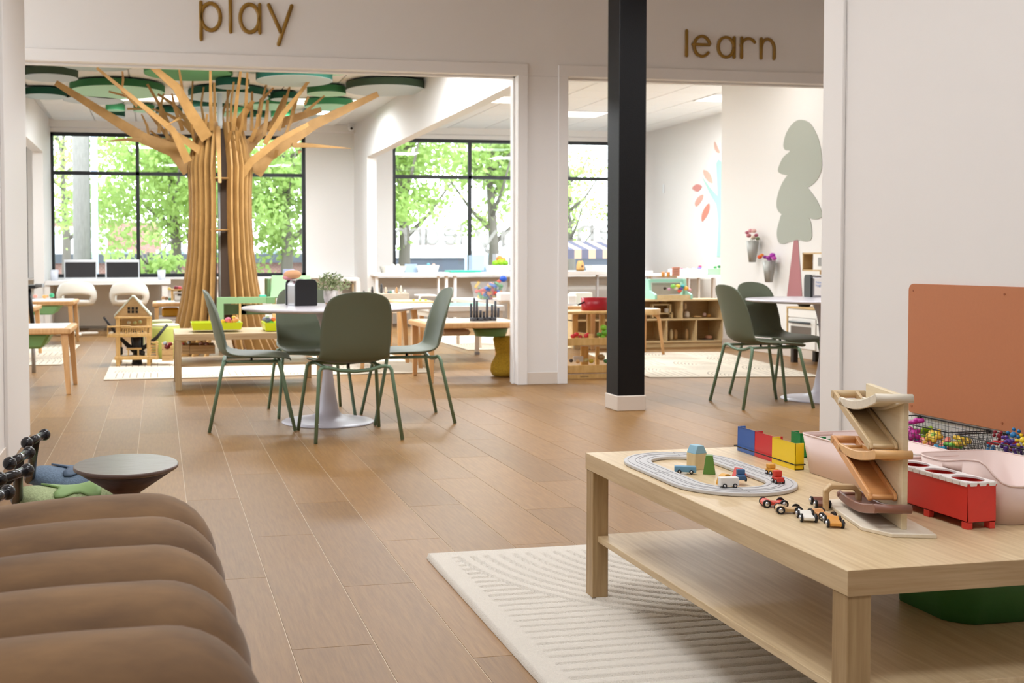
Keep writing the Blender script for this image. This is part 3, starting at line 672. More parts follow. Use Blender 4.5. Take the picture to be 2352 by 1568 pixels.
def basket(label, y0, y1, x0, zr=.468, zb=.375):
    t = thing('wire_basket', label, 'basket', (XW, (y0+y1)/2, zr), 0, 'black wire wall baskets'); L = (y1-y0)/2
    def C(s, ins, z): # corner positions
        return [(x0-XW+ins, -L+ins, z), (-.006, -L+ins, z), (-.006, L-ins, z), (x0-XW+ins, L-ins, z)]
    top = C(0, 0, 0); bot = C(0, .018, zb-zr)
    MB().tube(top, .0022, 6, closed=True).build('rim', M_wire, t)
    w = MB(); r = .0008
    NL, NS, NV = 22, 10, 6
    for s in range(4):
        a0, a1, b0, b1 = Vector(top[s]), Vector(top[(s+1) % 4]), Vector(bot[s]), Vector(bot[(s+1) % 4])
        N = NS if s in (0, 2) else NL
        for i in range(N+1): w.cyl(a0.lerp(a1, i/N), b0.lerp(b1, i/N), r, 3)
        for i in range(1, NV+1): f = i/NV; w.cyl(a0.lerp(b0, f), a1.lerp(b1, f), r, 3)
    for i in range(NL+1): w.cyl(Vector(bot[0]).lerp(Vector(bot[3]), i/NL), Vector(bot[1]).lerp(Vector(bot[2]), i/NL), r, 3)
    for i in range(NS+1): w.cyl(Vector(bot[0]).lerp(Vector(bot[1]), i/NS), Vector(bot[3]).lerp(Vector(bot[2]), i/NS), r, 3)
    w.build('wire_mesh', M_wire, t)
    for y in (-L*.9, L*.9): MB().cyl((-.008, y, -.004), (0, y, -.004), .007, 10).build('wall_mount', M_wire, t)
    return t
basket('left black wire basket under the board holding flower shaped toys', 3.165, 3.54, 2.53)
basket('right black wire basket at the picture edge with spiky linking toys', 2.72, 3.13, 2.53)
def flower(label, p, r, col, c2, tilt, grp, petals=5, nm='flower_toy'):
    t = thing(nm, label, 'toy', p, 0, grp); M = rot(*tilt)
    o = MB(); N = 40; ring = lambda s, z: [(s*r*(.78+.22*math.cos(petals*2*PI*i/N))*math.cos(2*PI*i/N), s*r*(.78+.22*math.cos(petals*2*PI*i/N))*math.sin(2*PI*i/N), z) for i in range(N)]
    o.loft([ring(.92, -.006), ring(1, 0), ring(.92, .006), ring(.4, .009)], True, M=M); o.build('petals', plain(col, .35), t)
    MB().sph((0, 0, .008), r*.3, 10, (1, 1, .5), M=M).build('centre', plain(c2, .35), t)
R_.seed(3)
cols = [('magenta', '#b51f8c', '#d84fb5'), ('lime green', '#9cc41d', '#7fae1a'), ('yellow', '#e8c23c', '#9cc84a'), ('coral pink', '#e88a7c', '#f2b84a'), ('sky blue', '#3f9fce', '#58b8a0'), ('green', '#69b84a', '#3f9fce')]
fl_spots = [(0, 3.47, .455), (0, 3.44, .462), (1, 3.47, .430), (1, 3.42, .432), (1, 3.45, .415), (0, 3.39, .428), (2, 3.36, .425), (2, 3.31, .432), (2, 3.25, .428), (2, 3.22, .420), (3, 3.33, .405), (3, 3.29, .40), (3, 3.27, .414), (4, 3.25, .392), (4, 3.46, .396), (5, 3.42, .393), (1, 3.40, .412), (5, 3.24, .41), (0, 3.37, .392), (4, 3.30, .39)]
for i, (c, y, z) in enumerate(fl_spots):
    n, a, b = cols[c]
    flower('%s flower toy in the left wire basket' % n, (2.56+.10*((i*.618) % 1), y, z), .032 if i % 3 else .027, a, b, (R_.uniform(-.7, .7), R_.uniform(-.9, .3), 0), '%s flower toys in the left wire basket' % n)
cols2 = [('red', '#c81f2d'), ('blue', '#1f7ab5'), ('purple', '#5a3a9c'), ('lime', '#8cc63a'), ('dark red', '#8c1a2a'), ('yellow', '#f0d02a')]
def spiky(label, p, r, col, grp):
    t = thing('star_toy', label, 'toy', p, R_.uniform(0, 3), grp); M = rot(R_.uniform(-1, 1), R_.uniform(-1, 1), 0); b = MB(); b.sph((0, 0, 0), r*.55, 8, (1, 1, .7), M=M)
    for i in range(6): a = PI*i/3; b.sph((r*math.cos(a), r*math.sin(a), 0), r*.3, 6, M=M)
    b.build('star', plain(col, .35), t)
for i in range(26):
    c = [1, 2, 4, 0, 2, 1, 0, 3, 4, 2, 0, 1, 5][i % 13]; n, a = cols2[c]
    y = 2.78+.29*((i*.618) % 1); z = .392+.095*i/26+(.02 if y < 2.9 else 0)
    spiky('%s star shaped linking toy in the right wire basket' % n, (2.56+.10*((i*.37) % 1), y, z), .020, a, '%s star toys in the right wire basket' % n)
# green tub on the lower shelf
q = Zp(2195, 1442, .206); x0_, y0_ = q.x, q.y; w_, d_ = 2.02-x0_, .26
t = thing('storage_tub', 'dark green storage tub on the lower shelf of the near coffee table', 'storage bin', (x0_+w_/2, y0_+d_/2, .2055))
rg = lambda s, z: [(s*w_/2*max(-1, min(1, 1.18*math.cos(a))), s*d_/2*max(-1, min(1, 1.18*math.sin(a))), z) for a in [2*PI*i/48 for i in range(48)]]
MB().loft([rg(.93, .001), rg(1.03, .165), rg(1.01, .165), rg(.91, .006)], True).build('shell', plain('#3f7a3c', .45), t)
MB().tube(rg(1.03, .165), .004, 6, closed=True).build('rim', plain('#3f7a3c', .45), t)
# ================================================================ BROWN VELVET BENCH
M_velvet = mat('brown_velvet', '#82603a', .8, col2='#543a20', vscale=3.5, stretch=(1, 2.4, 1.5), sheen=.2, bump=.04, bscale=12)
so = thing('channel_bench', 'brown velvet bench made of thick rounded channels, bottom left', 'bench', (-.33, 1.4, 0))
ZS_, RS = .500, .112
for k in range(8):
    yk = 2.10-k*.196
    pa = []; RN = .082; zt = .518; xe = .022+.006*k; rb = .045
    for i in range(24): x = -.70+(.70+xe-rb)*i/23; pa.append((x, zt-.30*max(0, -x-.08)**2))
    for i in range(1, 9): a = PI/2*i/8; pa.append((xe-rb+rb*math.sin(a), zt-rb+rb*math.cos(a)))
    pa += [(xe+.002, .38), (xe+.004, .25), (xe+.002, .12), (xe, .01)]
    rings = []
    for i, (x, z) in enumerate(pa):
        q0, q1 = pa[max(i-1, 0)], pa[min(i+1, len(pa)-1)]; tx_, tz_ = q1[0]-q0[0], q1[1]-q0[1]; L = math.hypot(tx_, tz_); nx, nz = -tz_/L, tx_/L
        rings.append([(x+nx*RN*math.sin(2*PI*j/32), yk+RS*math.cos(2*PI*j/32), z+nz*RN*math.sin(2*PI*j/32)) for j in range(32)])
    b = MB(); b.loft(rings)
    b.build('channel', M_velvet, so, world=True)
# ================================================================ SIDE TABLE, RIDE ON TOYS
c = Zp(290, 1066, .42); M_walnut = wood('dark_walnut', '#5d4136', '#452f27', (4, 16, 4), 3, .35)
t = thing('side_table', 'round dark walnut side table tapering downwards behind the bench', 'side table', (c.x, c.y, 0))
MB().lathe([(.150, .408), (.156, .412), (.156, .42), (.153, .422)], n=48, ey=1.15).build('top', wood('walnut_top', '#6a5850', '#5a463e', (3, 12, 3), 3, .3), t)
MB().lathe([(.10, 0), (.04, .05), (.036, .30), (.042, .335), (.150, .408)], n=48, ey=1.1).build('cone', M_walnut, t)
def ride_on(label, c, rz, col, sad, bar0, bar1, hb):
    t = thing('ride_on_toy', label, 'ride on toy', (c[0], c[1], 0), rz, 'ride on toys parked behind the bench')
    mb_ = mat('speckled_'+col, col, .85, col2=tuple(v*.6 for v in lin(col)[:3]), vscale=160, bump=.3, bscale=200)
    rings = []
    for i in range(17):
        f = i/16; x = -.20+.40*f; w = .115*math.sin(PI*min(1, f*1.02+.03))**.45*(1-.25*math.exp(-((f-.55)/.12)**2)); zc = .25+.02*math.cos(f*7); h = .06*math.sin(PI*(f*.94+.03))**.5
        rings.append([(x, w*math.cos(a), zc+h*math.sin(a)) for a in [2*PI*k/20 for k in range(20)]])
    MB().loft(rings, True).build('body', mb_, t)
    # star shaped saddle patch draped over the back
    S = MB(); K = 5; rings_ = []
    def top_z(x, y):
        f = min(.97, max(.03, (x+.20)/.40)); w = .115*math.sin(PI*min(1, f*1.02+.03))**.45*(1-.25*math.exp(-((f-.55)/.12)**2)); hh = .06*math.sin(PI*(f*.94+.03))**.5
        return .25+.02*math.cos(f*7)+hh*math.sqrt(max(0, 1-min(1, (y/w)**2)))+.005
    for q in range(1, K+1):
        rings_.append([])
        for i in range(40):
            a = 2*PI*i/40+.3; r = (.105 if (i % 8) in (0,) else .092 if (i % 8) in (1, 7) else .068 if (i % 8) in (2, 6) else .056)*q/K
            x, y = r*math.cos(a)*1.15, r*math.sin(a); rings_[-1].append((x, y, top_z(x, y)))
    S.loft(rings_, False, True); S.add([(0, 0, top_z(0, 0))]+rings_[0], [(0, i+1, (i+1) % 40+1) for i in range(40)], True)
    S.build('saddle', plain(sad, .6), t, solid=.006)
    for s in (-1, 1):
        o = MB().cyl((-.14, s*.07, .05), (-.14, s*.09, .05), .05, 20).build('wheel', M_tyre, t); MB().cyl((.15, s*.07, .05), (.15, s*.09, .05), .05, 20).build('wheel', M_tyre, t)
        MB().cyl((-.14, s*.075, .05), (-.13, s*.05, .24), .012, 8).build('strut', M_blackp, t); MB().cyl((.15, s*.075, .05), (.14, s*.05, .24), .012, 8).build('strut', M_blackp, t)
    Mi = Matrix.Rotation(-rz, 4, 'Z') @ Matrix.Translation((-c[0], -c[1], 0)); a, b = Mi @ bar0, Mi @ bar1; mid = (a+b)/2
    MB().tube([(-.19, 0, .26), tuple(Vector((-.19, 0, .26)).lerp(mid, .5)), tuple(mid)], [.02, .014, .013], 10).build('stem', M_blackp, t)
    h = MB().cyl(a, b, .0125, 12).build('handlebar', mat('glossy_black', '#1d1c1f', .18), t)
    for q in (a, b): MB().sph(q, .0185, 12).build('grip_ball', mat('glossy_black', '#1d1c1f', .18), h)
H5 = lambda x, y, z=.5: Zp(x, y, z)
ride_on('blue speckled ride on toy with slate blue star saddle', (-.27, 4.10), .1, '#7489a0', '#4f6279', H5(62, 1017), H5(102, 998), .5)
ride_on('green speckled ride on toy with leaf green star saddle', (-.27, 3.74), .1, '#b9c795', '#86a568', H5(22, 1064), H5(66, 1039), .5)
ride_on('pinkish ride on toy mostly hidden by the brown bench', (-.42, 3.24), .2, '#d9b3a8', '#c79a8e', H5(0, 1100), H5(62, 1080), .5)
ride_on('pale ride on toy at the left edge behind the bench', (-.40, 2.98), .1, '#c9c2b8', '#a8a096', H5(-30, 1150), H5(18, 1130), .5)
# ================================================================ MIDDLE ZONE
def make_chair(label, x, y, rz):
    t = thing('dining_chair', label, 'chair', (x, y, 0), rz, 'green shell dining chairs')
    st = [(.240, .420, .15, 0), (.236, .432, .19, 0), (.215, .441, .212, .002), (.13, .447, .222, .006), (.04, .444, .224, .012), (-.05, .438, .222, .018), (-.12, .438, .218, .026), (-.168, .450, .211, .036), (-.198, .478, .204, .046),
          (-.216, .52, .207, .052), (-.230, .58, .209, .052), (-.245, .65, .208, .048), (-.260, .72, .203, .040), (-.275, .78, .189, .030), (-.284, .812, .167, .022), (-.291, .836, .130, .014), (-.295, .849, .080, .007), (-.296, .855, .03, .002)]
    g = MB(); nu = 12; rows = []
    for i, (yy, zz, w, c) in enumerate(st):
        a = st[max(i-1, 0)]; b = st[min(i+1, len(st)-1)]; ty, tz = b[0]-a[0], b[1]-a[1]; L = math.hypot(ty, tz); ny, nz = tz/L, -ty/L
        rows.append([((2*j/nu-1)*w, yy+ny*c*abs(2*j/nu-1)**2.2, zz+nz*c*abs(2*j/nu-1)**2.2) for j in range(nu+1)])
    g.loft(rows, False, True, False)
    o = g.build('seat_shell', M_green, t); s = o.modifiers.new('sub', 'SUBSURF'); s.levels = s.render_levels = 1
    s = o.modifiers.new('sol', 'SOLIDIFY'); s.thickness = .008; s.offset = 0
    f = MB(); r = .0110
    for sy in (1, -1):
        yk = .165*sy; zc = .410 if sy > 0 else .394
        f.tube([(-.185, yk, .420), (-.16, yk, .420), (-.09, yk, zc+.008), (0, yk, zc), (.09, yk, zc+.008), (.16, yk, .420), (.185, yk, .420)], r, 8)
    for sx in (1, -1): f.tube([(.165*sx, .165, .418), (.165*sx, -.165, .418)], r*.85, 8)
    f.build('under_frame', M_greenm, t)
    for sx in (1, -1):
        for sy in (1, -1):
            MB().tube([(.18*sx, .165*sy, .420), (.203*sx, .17*sy, .416), (.214*sx, .175*sy, .40), (.2175*sx, .18*sy, .37), (.255*sx, .258*sy, .002)], r, 8).build('leg', M_greenm, t)
    MB().cyl((0, 0, .40), (0, 0, .43), .008, 8).build('mount_screw', M_blackp, t)
    return t
ch = make_chair('green shell chair facing right, left side of the nearer white table', .567, 6.90, -1.643)
for x, y, rz, lab in ((1.01, 7.42, PI+.03, 'green shell chair facing the camera behind the nearer white table'), (1.099, 6.413, .068, 'green shell chair seen from behind in front of the nearer white table'),
                      (1.58, 6.985, 1.56, 'green shell chair facing left, right side of the nearer white table'),
                      (4.19, 7.14, -1.62, 'green shell chair facing right at the table by the right opening'), (4.617, 7.594, 3.49, 'green shell chair behind the other one at the right hand white table')):
    dup(ch, (x, y, 0), rz, lab)
def tulip(label, x, y):
    t = thing('pedestal_table', label, 'table', (x, y, 0), 0, 'white pedestal tables')
    MB().lathe([(.51, .716), (.545, .724), (.55, .730), (.548, .738), (.543, .740)], n=64).build('tabletop', M_tulip, t)
    MB().lathe([(.296, .001), (.297, .004), (.29, .009), (.24, .014), (.16, .024), (.105, .04), (.078, .058), (.070, .075), (.060, .12), (.046, .2), (.034, .3), (.028, .38), (.029, .46), (.038, .56), (.055, .64), (.08, .70), (.10, .716)], n=48).build('pedestal', mat('pedestal_lilac_white', '#d5d2dc', .35), t)
    return t
tulip('round white pedestal table with dispenser and plant, nearer the camera', 1.06, 6.97); tulip('round white pedestal table cut by the right hand door casing', 4.80, 7.32)
# napkin dispensers
def dispenser(label, x, y, rz, card=False):
    t = thing('napkin_dispenser', label, 'dispenser', (x, y, .741), rz, 'black napkin dispensers')
    def prof(w, h, r): return [(-w, 0), (w, 0), (w, h-r)]+[(w-r+r*math.cos(a), h-r+r*math.sin(a)) for a in [PI/2*i/5 for i in range(1, 6)]]+[(-w+r-r*math.sin(a), h-r+r*math.cos(a)) for a in [PI/2*i/5 for i in range(0, 6)]]
    for s in (-1, 1): MB().prism(prof(.076, .172, .035), 1, s*.09-.010, s*.09+.010).build('end_plate', M_blackp, t, bevel=.004, seg=2)
    MB().prism(prof(.070, .164, .033), 1, -.082, .082).build('body', mat('brushed_dispenser', '#b9b9bd', .25, metal=1), t)
    MB().box(-.055, .055, -.055, .055, .162, .170).build('napkins', plain('#f2ede8', .9), t)
    if card:
        c = MB().box(-.0765, -.0715, -.07, .07, .015, .145).build('display_card', plain('#e3dbd2', .4), t)
        for k, (tx_, z) in enumerate((('New look', .105), ('hygienic', .082))):
            cu = bpy.data.curves.new('lettering', 'FONT'); cu.body = tx_; cu.size = .026; cu.extrude = .0004; cu.materials.append(plain('#5b7fb5', .5))
            o = bpy.data.objects.new('lettering', cu); COL.objects.link(o); o.parent = c; o.location = (-.0772, .062, z); o.rotation_euler = (PI/2, 0, -PI/2)
    return t
dispenser('black napkin dispenser on the nearer white table beside the plant', .915, 7.16, .22)
dispenser('black napkin dispenser with printed card on the right hand table', 4.99, 7.66, 1.0, True).rotation_euler = (0, 0, 1.32)
t = thing('paper_cup', 'white cup behind the napkin dispenser card at the right casing', 'cup', (5.14, 7.5, .741))
MB().lathe([(.028, 0), (.036, .09), (.033, .09), (.026, .004)], n=20).build('cup_wall', plain('#ece4d8'), t)
# plant
t = thing('potted_plant', 'small variegated leafy plant in a white ribbed pot', 'plant', (1.13, 7.28, .741))
N = 48; rib = lambda r, z, k=1: [((r+.0012*k*math.cos(12*2*PI*i/N*2))*math.cos(2*PI*i/N), (r+.0012*k*math.cos(12*2*PI*i/N*2))*math.sin(2*PI*i/N), z) for i in range(N)]
MB().loft([rib(.040, .012), rib(.048, .04), rib(.050, .092), rib(.045, .092, 0), rib(.042, .07, 0)], True).build('pot', plain('#e9e0db', .6), t)
MB().lathe([(.036, 0), (.041, .012)], n=24).build('pot_base', plain('#c8a888', .7), t)
b = MB(); R_.seed(5)
for i in range(330):
    a = R_.uniform(0, 2*PI); el = R_.uniform(.1, 1.5); r = R_.uniform(.06, .15); c = Vector((r*math.cos(a)*math.cos(el)*1.0, r*math.sin(a)*math.cos(el), .085+r*math.sin(el)*.85))
    M = Matrix.Translation(c) @ Euler((R_.uniform(-1, 1), R_.uniform(-1, 1), a)).to_matrix().to_4x4(); s = R_.uniform(.011, .018)
    b.add([(0, -s*.5, 0), (s, 0, .002), (0, s*.5, 0), (-s, 0, .002)], [(0, 1, 2, 3)], True, M)
tag(b.build('leaves', mat('variegated_leaf', '#a9b184', .6, col2='#6f8450', vscale=60), t), kind='stuff')
b = MB()
for i in range(14): a = i*2.4; b.tube([(0, 0, .08), (.04*math.cos(a), .04*math.sin(a), .13), (.08*math.cos(a), .08*math.sin(a), .15+.03*math.sin(i))], .0015, 4)
b.build('stems', plain('#7d7f4e'), t)
# ================================================================ SLATTED TREE
TX, TY = .692, 12.5
t = thing('slatted_tree', 'indoor tree sculpture of upright plywood slats with spreading branches', 'tree sculpture', (TX, TY, 0))
prof = [(0, .70), (.06, .64), (.2, .565), (.33, .515), (.55, .46), (.8, .415), (1.1, .375), (1.51, .352), (1.8, .352), (2.07, .365), (2.3, .32), (2.56, .245)]
NF = 30
for k in range(NF):
    a = 2*PI*(k+.5)/NF+PI/2
    if abs(math.cos(a)) < .13: continue
    c, s = math.cos(a), math.sin(a); m = MB(); nx, ny = -s*.010, c*.010; n = len(prof); vs = []
    for sg in (1, -1):
        for (z, r) in prof: vs.append((c*r+sg*nx, s*r*.92+sg*ny, z))
        for (z, r) in prof[::-1]: ri = max(.10, r-.13); vs.append((c*ri+sg*nx, s*ri*.92+sg*ny, z))
    q = 2*n; fs = []
    for i in range(n-1): fs += [(i, i+1, q-2-i, q-1-i), (q+i+1, q+i, q+q-1-i, q+q-2-i)]
    fs += [(i, (i+1) % q, q+(i+1) % q, q+i) for i in range(q)]
    m.add(vs, fs).build('slat', M_slat, t)
for z in (.45, 1.36, 1.93): MB().lathe([(.10, 0), (.25, 0), (.25, .015), (.10, .015), (.10, 0)], (0, 0, z), 24, cap=False).build('brace_ring', M_slat, t)
MB().cyl((0, 0, 0), (0, 0, 2.9), .03, 16).build('core_pole', mat('pale_pole', '#d8d8d6', .4), t)
MB().box(-.004, .16, -.06, .06, .3, 2.5).box(-.16, -.05, -.06, .06, .3, 2.5).build('gap_shade_panel', mat('slat_gap_shade', '#4c3a2c', .8), t)  # dark sheets added inside: shade between the slats put into colour
BR = [([(560, 330), (600, 302), (655, 290)], [10, 9, 5], .3), ([(420, 300), (402, 250), (395, 215)], [9, 7, 4], -.4), ([(385, 320), (380, 290), (372, 262)], [8, 6, 4], .2), ([(450, 312), (425, 285), (385, 262), (350, 250)], [12, 10, 6, 3], .6), ([(505, 285), (518, 240), (530, 205)], [7, 5, 3], .4), ([(470, 290), (462, 240), (468, 200)], [7, 5, 4], .3), ([(575, 325), (590, 290), (592, 262)], [10, 8, 6], -.3), ([(640, 345), (660, 300), (672, 262)], [9, 7, 4], .2), ([(345, 330), (338, 290), (325, 262)], [8, 6, 3], .2), ([(398, 345), (372, 322), (345, 300)], [10, 8, 4], .4), ([(455, 345), (470, 300), (476, 262)], [9, 7, 5], -.5), ([(540, 330), (556, 290), (560, 250)], [9, 7, 5], -.6), ([(436, 392), (400, 345), (330, 318), (128, 190)], [36, 34, 26, 13], 0), ([(325, 322), (290, 320), (237, 325)], [10, 7, 1], -.1), ([(432, 372), (398, 300), (330, 245), (222, 156)], [20, 15, 11, 6], -.9),
      ([(398, 330), (345, 262), (305, 225), (250, 210)], [9, 7, 5, 4], .5), ([(412, 345), (372, 250), (338, 193)], [13, 8, 5], .4), ([(476, 318), (440, 262), (405, 200), (348, 152)], [30, 26, 20, 13], -.9),
      ([(486, 300), (484, 240), (483, 156)], [9, 8, 5], -.9), ([(494, 300), (492, 190)], [8, 5], -.3), ([(428, 262), (418, 200), (411, 158)], [7, 6, 4], -.9), ([(448, 300), (396, 238), (362, 216)], [10, 8, 5], .7),
      ([(432, 262), (382, 287)], [9, 1], -.7), ([(480, 398), (458, 345), (425, 322), (392, 300)], [14, 18, 16, 10], -.35), ([(430, 395), (410, 350), (395, 320), (350, 320)], [20, 16, 8, 4], .2), ([(365, 305), (370, 240), (376, 215)], [8, 6, 4], .3),
      ([(315, 245), (280, 210), (283, 180), (281, 164)], [6, 5, 5, 4], -.8), ([(292, 250), (335, 250)], [4, 5], .3),
      ([(585, 398), (612, 355), (660, 325), (722, 285), (868, 216)], [34, 38, 30, 24, 13], 0), ([(672, 333), (715, 334), (806, 341)], [12, 9, 1], -.1), ([(545, 425), (575, 372), (640, 322), (708, 285)], [12, 18, 14, 9], -.45),
      ([(566, 345), (610, 292), (680, 270), (738, 252)], [22, 22, 18, 12], .5), ([(543, 290), (568, 250), (582, 232)], [20, 14, 8], -.8), ([(608, 330), (650, 262), (690, 212), (720, 170)], [12, 12, 8, 7], -.75),
      ([(640, 300), (655, 235), (668, 190)], [9, 7, 4], .3), ([(607, 312), (613, 262), (615, 230)], [10, 8, 6], .1), ([(665, 285), (682, 222), (703, 178)], [9, 9, 7], .5), ([(620, 300), (640, 255), (655, 220)], [14, 12, 7], .6),
      ([(700, 258), (745, 220)], [8, 4], .3), ([(530, 290), (531, 235), (537, 188)], [8, 6, 4], -.4), ([(536, 300), (545, 220), (553, 160)], [9, 8, 6], -.9), ([(562, 300), (566, 220), (568, 166)], [8, 7, 5], -.8), ([(522, 290), (523, 188)], [6, 4], .3),
      ([(578, 300), (579, 210)], [8, 5], .4), ([(592, 290), (600, 230), (628, 202)], [12, 9, 4], .5), ([(597, 262), (606, 215), (616, 180)], [6, 5, 4], -.2), ([(515, 290), (506, 226)], [4, 2], .5), ([(560, 400), (590, 380), (615, 352)], [12, 10, 6], .3),
      ([(548, 362), (543, 300)], [6, 6], -.5), ([(446, 332), (440, 286)], [5, 5], -.5), ([(632, 362), (636, 345)], [6, 8], -.1), ([(685, 350), (693, 348)], [7, 2], 0), ([(440, 240), (443, 180)], [5, 4], .2), ([(700, 240), (708, 222)], [6, 5], 0), ([(455, 300), (500, 285)], [14, 10], -.1), ([(500, 290), (505, 420)], [12, 7], -.42), ([(520, 345), (530, 300)], [5, 8], -.42)]
for pts, ws, dY in BR:
    n = len(pts); m = MB(); P = []
    for i, (x, y) in enumerate(pts):
        Yd = TY+dY*(.35+.65*i/(n-1)); k = mx(x, y, Yd); p = Yp(x, y, Yd); p.z = min(p.z, 3.09); P.append((p, ws[i]*k/2))
    vs = []
    for sg in (-.010, .010):
        for i, (p, w) in enumerate(P):
            a = P[max(i-1, 0)][0]; b = P[min(i+1, n-1)][0]; d = Vector((b.x-a.x, b.z-a.z)).normalized()
            vs += [(p.x-d.y*w, p.y+sg, p.z+d.x*w), (p.x+d.y*w, p.y+sg, p.z-d.x*w)]
    q = 2*n; fs = []
    for i in range(n-1):
        a = 2*i; fs += [(a, a+1, a+3, a+2), (q+a+1, q+a, q+a+2, q+a+3), (a, a+2, q+a+2, q+a), (a+3, a+1, q+a+1, q+a+3)]
    fs += [(0, q, q+1, 1), (q-2, q-1, 2*q-1, 2*q-2)]
    m.add(vs, fs).build('branch', M_slat, t, world=True)
# ---- felt discs under the ceiling
DG = [('#3a4a38', '#c6d0d4', 'dark olive'), ('#0f4a38', '#c0d0d2', 'deep teal green'), ('#2f6a3e', '#b5e0c2', 'mid green'), ('#4f8a55', '#6fae78', 'bright green'), ('#8f9f9c', '#bac8c8', 'grey'), ('#3f8f60', '#aee2c4', 'light green')]  # pale undersides: missing light from below put into their colour
DISCS = [(886, 208, 92, 0, 2.80, 'at the right end above the long branch tip'), (115, 179, 63, 0, 2.80, 'upper left above the longest left branch tip'), (103, 222, 49, 1, 2.82, 'small one far left against the white ceiling'),
         (270, 212, 107, 2, 2.84, 'widest one, left of the trunk'), (222, 150, 84, 4, 2.86, 'cut by the partition at top left'), (433, 170, 101, 3, 2.82, 'large one cut by the partition above the trunk'), (525, 224, 92, 1, 2.78, 'large one directly above the trunk'),
         (534, 200, 39, 1, 2.74, 'small one overlapping the large dark disc above the trunk'), (676, 186, 88, 1, 2.84, 'wide one right of the trunk under the partition'), (750, 164, 62, 5, 2.86, 'cut by the partition over the right branches'),
         (858, 163, 44, 4, 2.86, 'half hidden by the partition at upper right'), (750, 216, 45, 2, 2.80, 'small one above the right branches'), (755, 246, 56, 5, 2.84, 'lower one among the right branches'), (653, 229, 32, 1, 2.80, 'small dark one right of the trunk top'),
         (620, 246, 60, 5, 2.86, 'pale one behind the upright right branches'), (480, 251, 50, 1, 2.86, 'behind the trunk top on the left'), (528, 263, 38, 5, 2.86, 'lowest one behind the trunk top'), (265, 254, 22, 5, 2.85, 'tiny glowing one near the left ceiling lamp'),
         (262, 268, 25, 1, 2.86, 'tiny dark one below the glowing left disc'), (650, 269, 28, 5, 2.86, 'small one low among the right branches'), (735, 268, 40, 4, 2.86, 'low grey one behind the big right branch'), (597, 157, 74, 4, 2.86, 'wide grey one cut by the partition in the middle'),
         (331, 256, 24, 2, 2.86, 'small one behind the left branches'), (215, 231, 68, 0, 2.86, 'flat one below the widest disc on the left'), (388, 262, 30, 1, 2.86, 'small one behind the left branch fork'), (590, 272, 26, 1, 2.86, 'tiny one right behind the trunk top')]
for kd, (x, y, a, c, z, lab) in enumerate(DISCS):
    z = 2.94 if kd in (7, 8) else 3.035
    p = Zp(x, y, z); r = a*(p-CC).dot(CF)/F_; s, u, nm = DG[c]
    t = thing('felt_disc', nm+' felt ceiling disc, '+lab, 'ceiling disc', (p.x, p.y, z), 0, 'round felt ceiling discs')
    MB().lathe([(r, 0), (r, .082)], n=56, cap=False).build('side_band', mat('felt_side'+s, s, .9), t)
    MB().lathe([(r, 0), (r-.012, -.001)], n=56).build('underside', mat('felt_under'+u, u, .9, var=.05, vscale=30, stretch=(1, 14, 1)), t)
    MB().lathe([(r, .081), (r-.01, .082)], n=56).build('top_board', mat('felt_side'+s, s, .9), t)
    for k in range(3): q = 2*PI*k/3+.5; MB().cyl((r*.6*math.cos(q), r*.6*math.sin(q), .082), (r*.6*math.cos(q), r*.6*math.sin(q), ZC-z), .0025, 5).build('hanging_wire', M_steelw, t)
# ================================================================ REAR ROOMS
def gz(px_, py_, z=0): return Zp(px_, py_, z)
def pbox(name, label, cat, b, Y, dep, m, grp=None, bevel=.004, parent=None):
    o = MB().px(*b, Y, dep).build(name, m, parent, world=True, bevel=bevel)
    if parent is None: tag(o, label, cat, grp)
    return o
def part(name, parent, b, Y, dep, m, bevel=.003): return MB().px(*b, Y, dep).build(name, m, parent, world=True, bevel=bevel)
def at(px_, py_, Y): return Yp(px_, py_, Y)
def grp_thing(name, label, cat, b, Y, grp=None):
    # an Empty at the base centre of a picture-aligned thing
    p = at((b[0]+b[2])/2, b[3], Y); return thing(name, label, cat, (p.x, Y, p.z), 0, grp)
def balls(base_name, lab, cat, lst, Y, grp):
    for (x, y, r, c, cn) in lst:
        p = at(x, y, Y); rr = r*mx(x, y, Y); o = MB().sph((0, 0, 0), rr, 10, (1, 1, .85)).build(base_name, plain(c, .45)); o.location = p
        tag(o, cn+' '+lab, cat, grp)
M_rug2 = mat('beige_line_rug', '#ded3c0', .95, bump=.4, bscale=200)
M_ink = mat('rug_dark_line', '#8a7a68', .95)
def flat_rug(name, label, cx_, cy_, w, d, rz, pat='arch'):
    t = thing(name, label, 'rug', (cx_, cy_, 0), rz, 'cream rugs with thin dark lines')
    MB().box(-w/2, w/2, -d/2, d/2, .001, .010).build('pile', M_rug2, t, bevel=.003)
    b = MB()
    def ln(pts, h=.0035):
        for p, q in zip(pts[:-1], pts[1:]):
            dx, dy = q[0]-p[0], q[1]-p[1]; L = math.hypot(dx, dy) or 1; nx, ny = -dy/L*h, dx/L*h
            b.add([(p[0]-nx, p[1]-ny, .0103), (p[0]+nx, p[1]+ny, .0103), (q[0]+nx, q[1]+ny, .0103), (q[0]-nx, q[1]-ny, .0103)], [(3, 2, 1, 0)])
    S = .5; i = 0
    for gx in range(int(w/S)):
        for gy in range(int(d/S)):
            x0, y0 = -w/2+.04+gx*S, -d/2+.04+gy*S; i = gx+gy
            for k in range(1, 8):
                r = .06*k
                if i % 2: ln([(x0+S/2+.52*r*math.cos(PI*j/10), y0+.03+r*math.sin(PI*j/10)) for j in range(11)])
                else: ln([(x0+.03, y0+r), (x0+S-.05, y0+r)] if gx % 2 else [(x0+r, y0+.03), (x0+r, y0+S-.05)])
    b.build('line_pattern', M_ink, t)
    return t
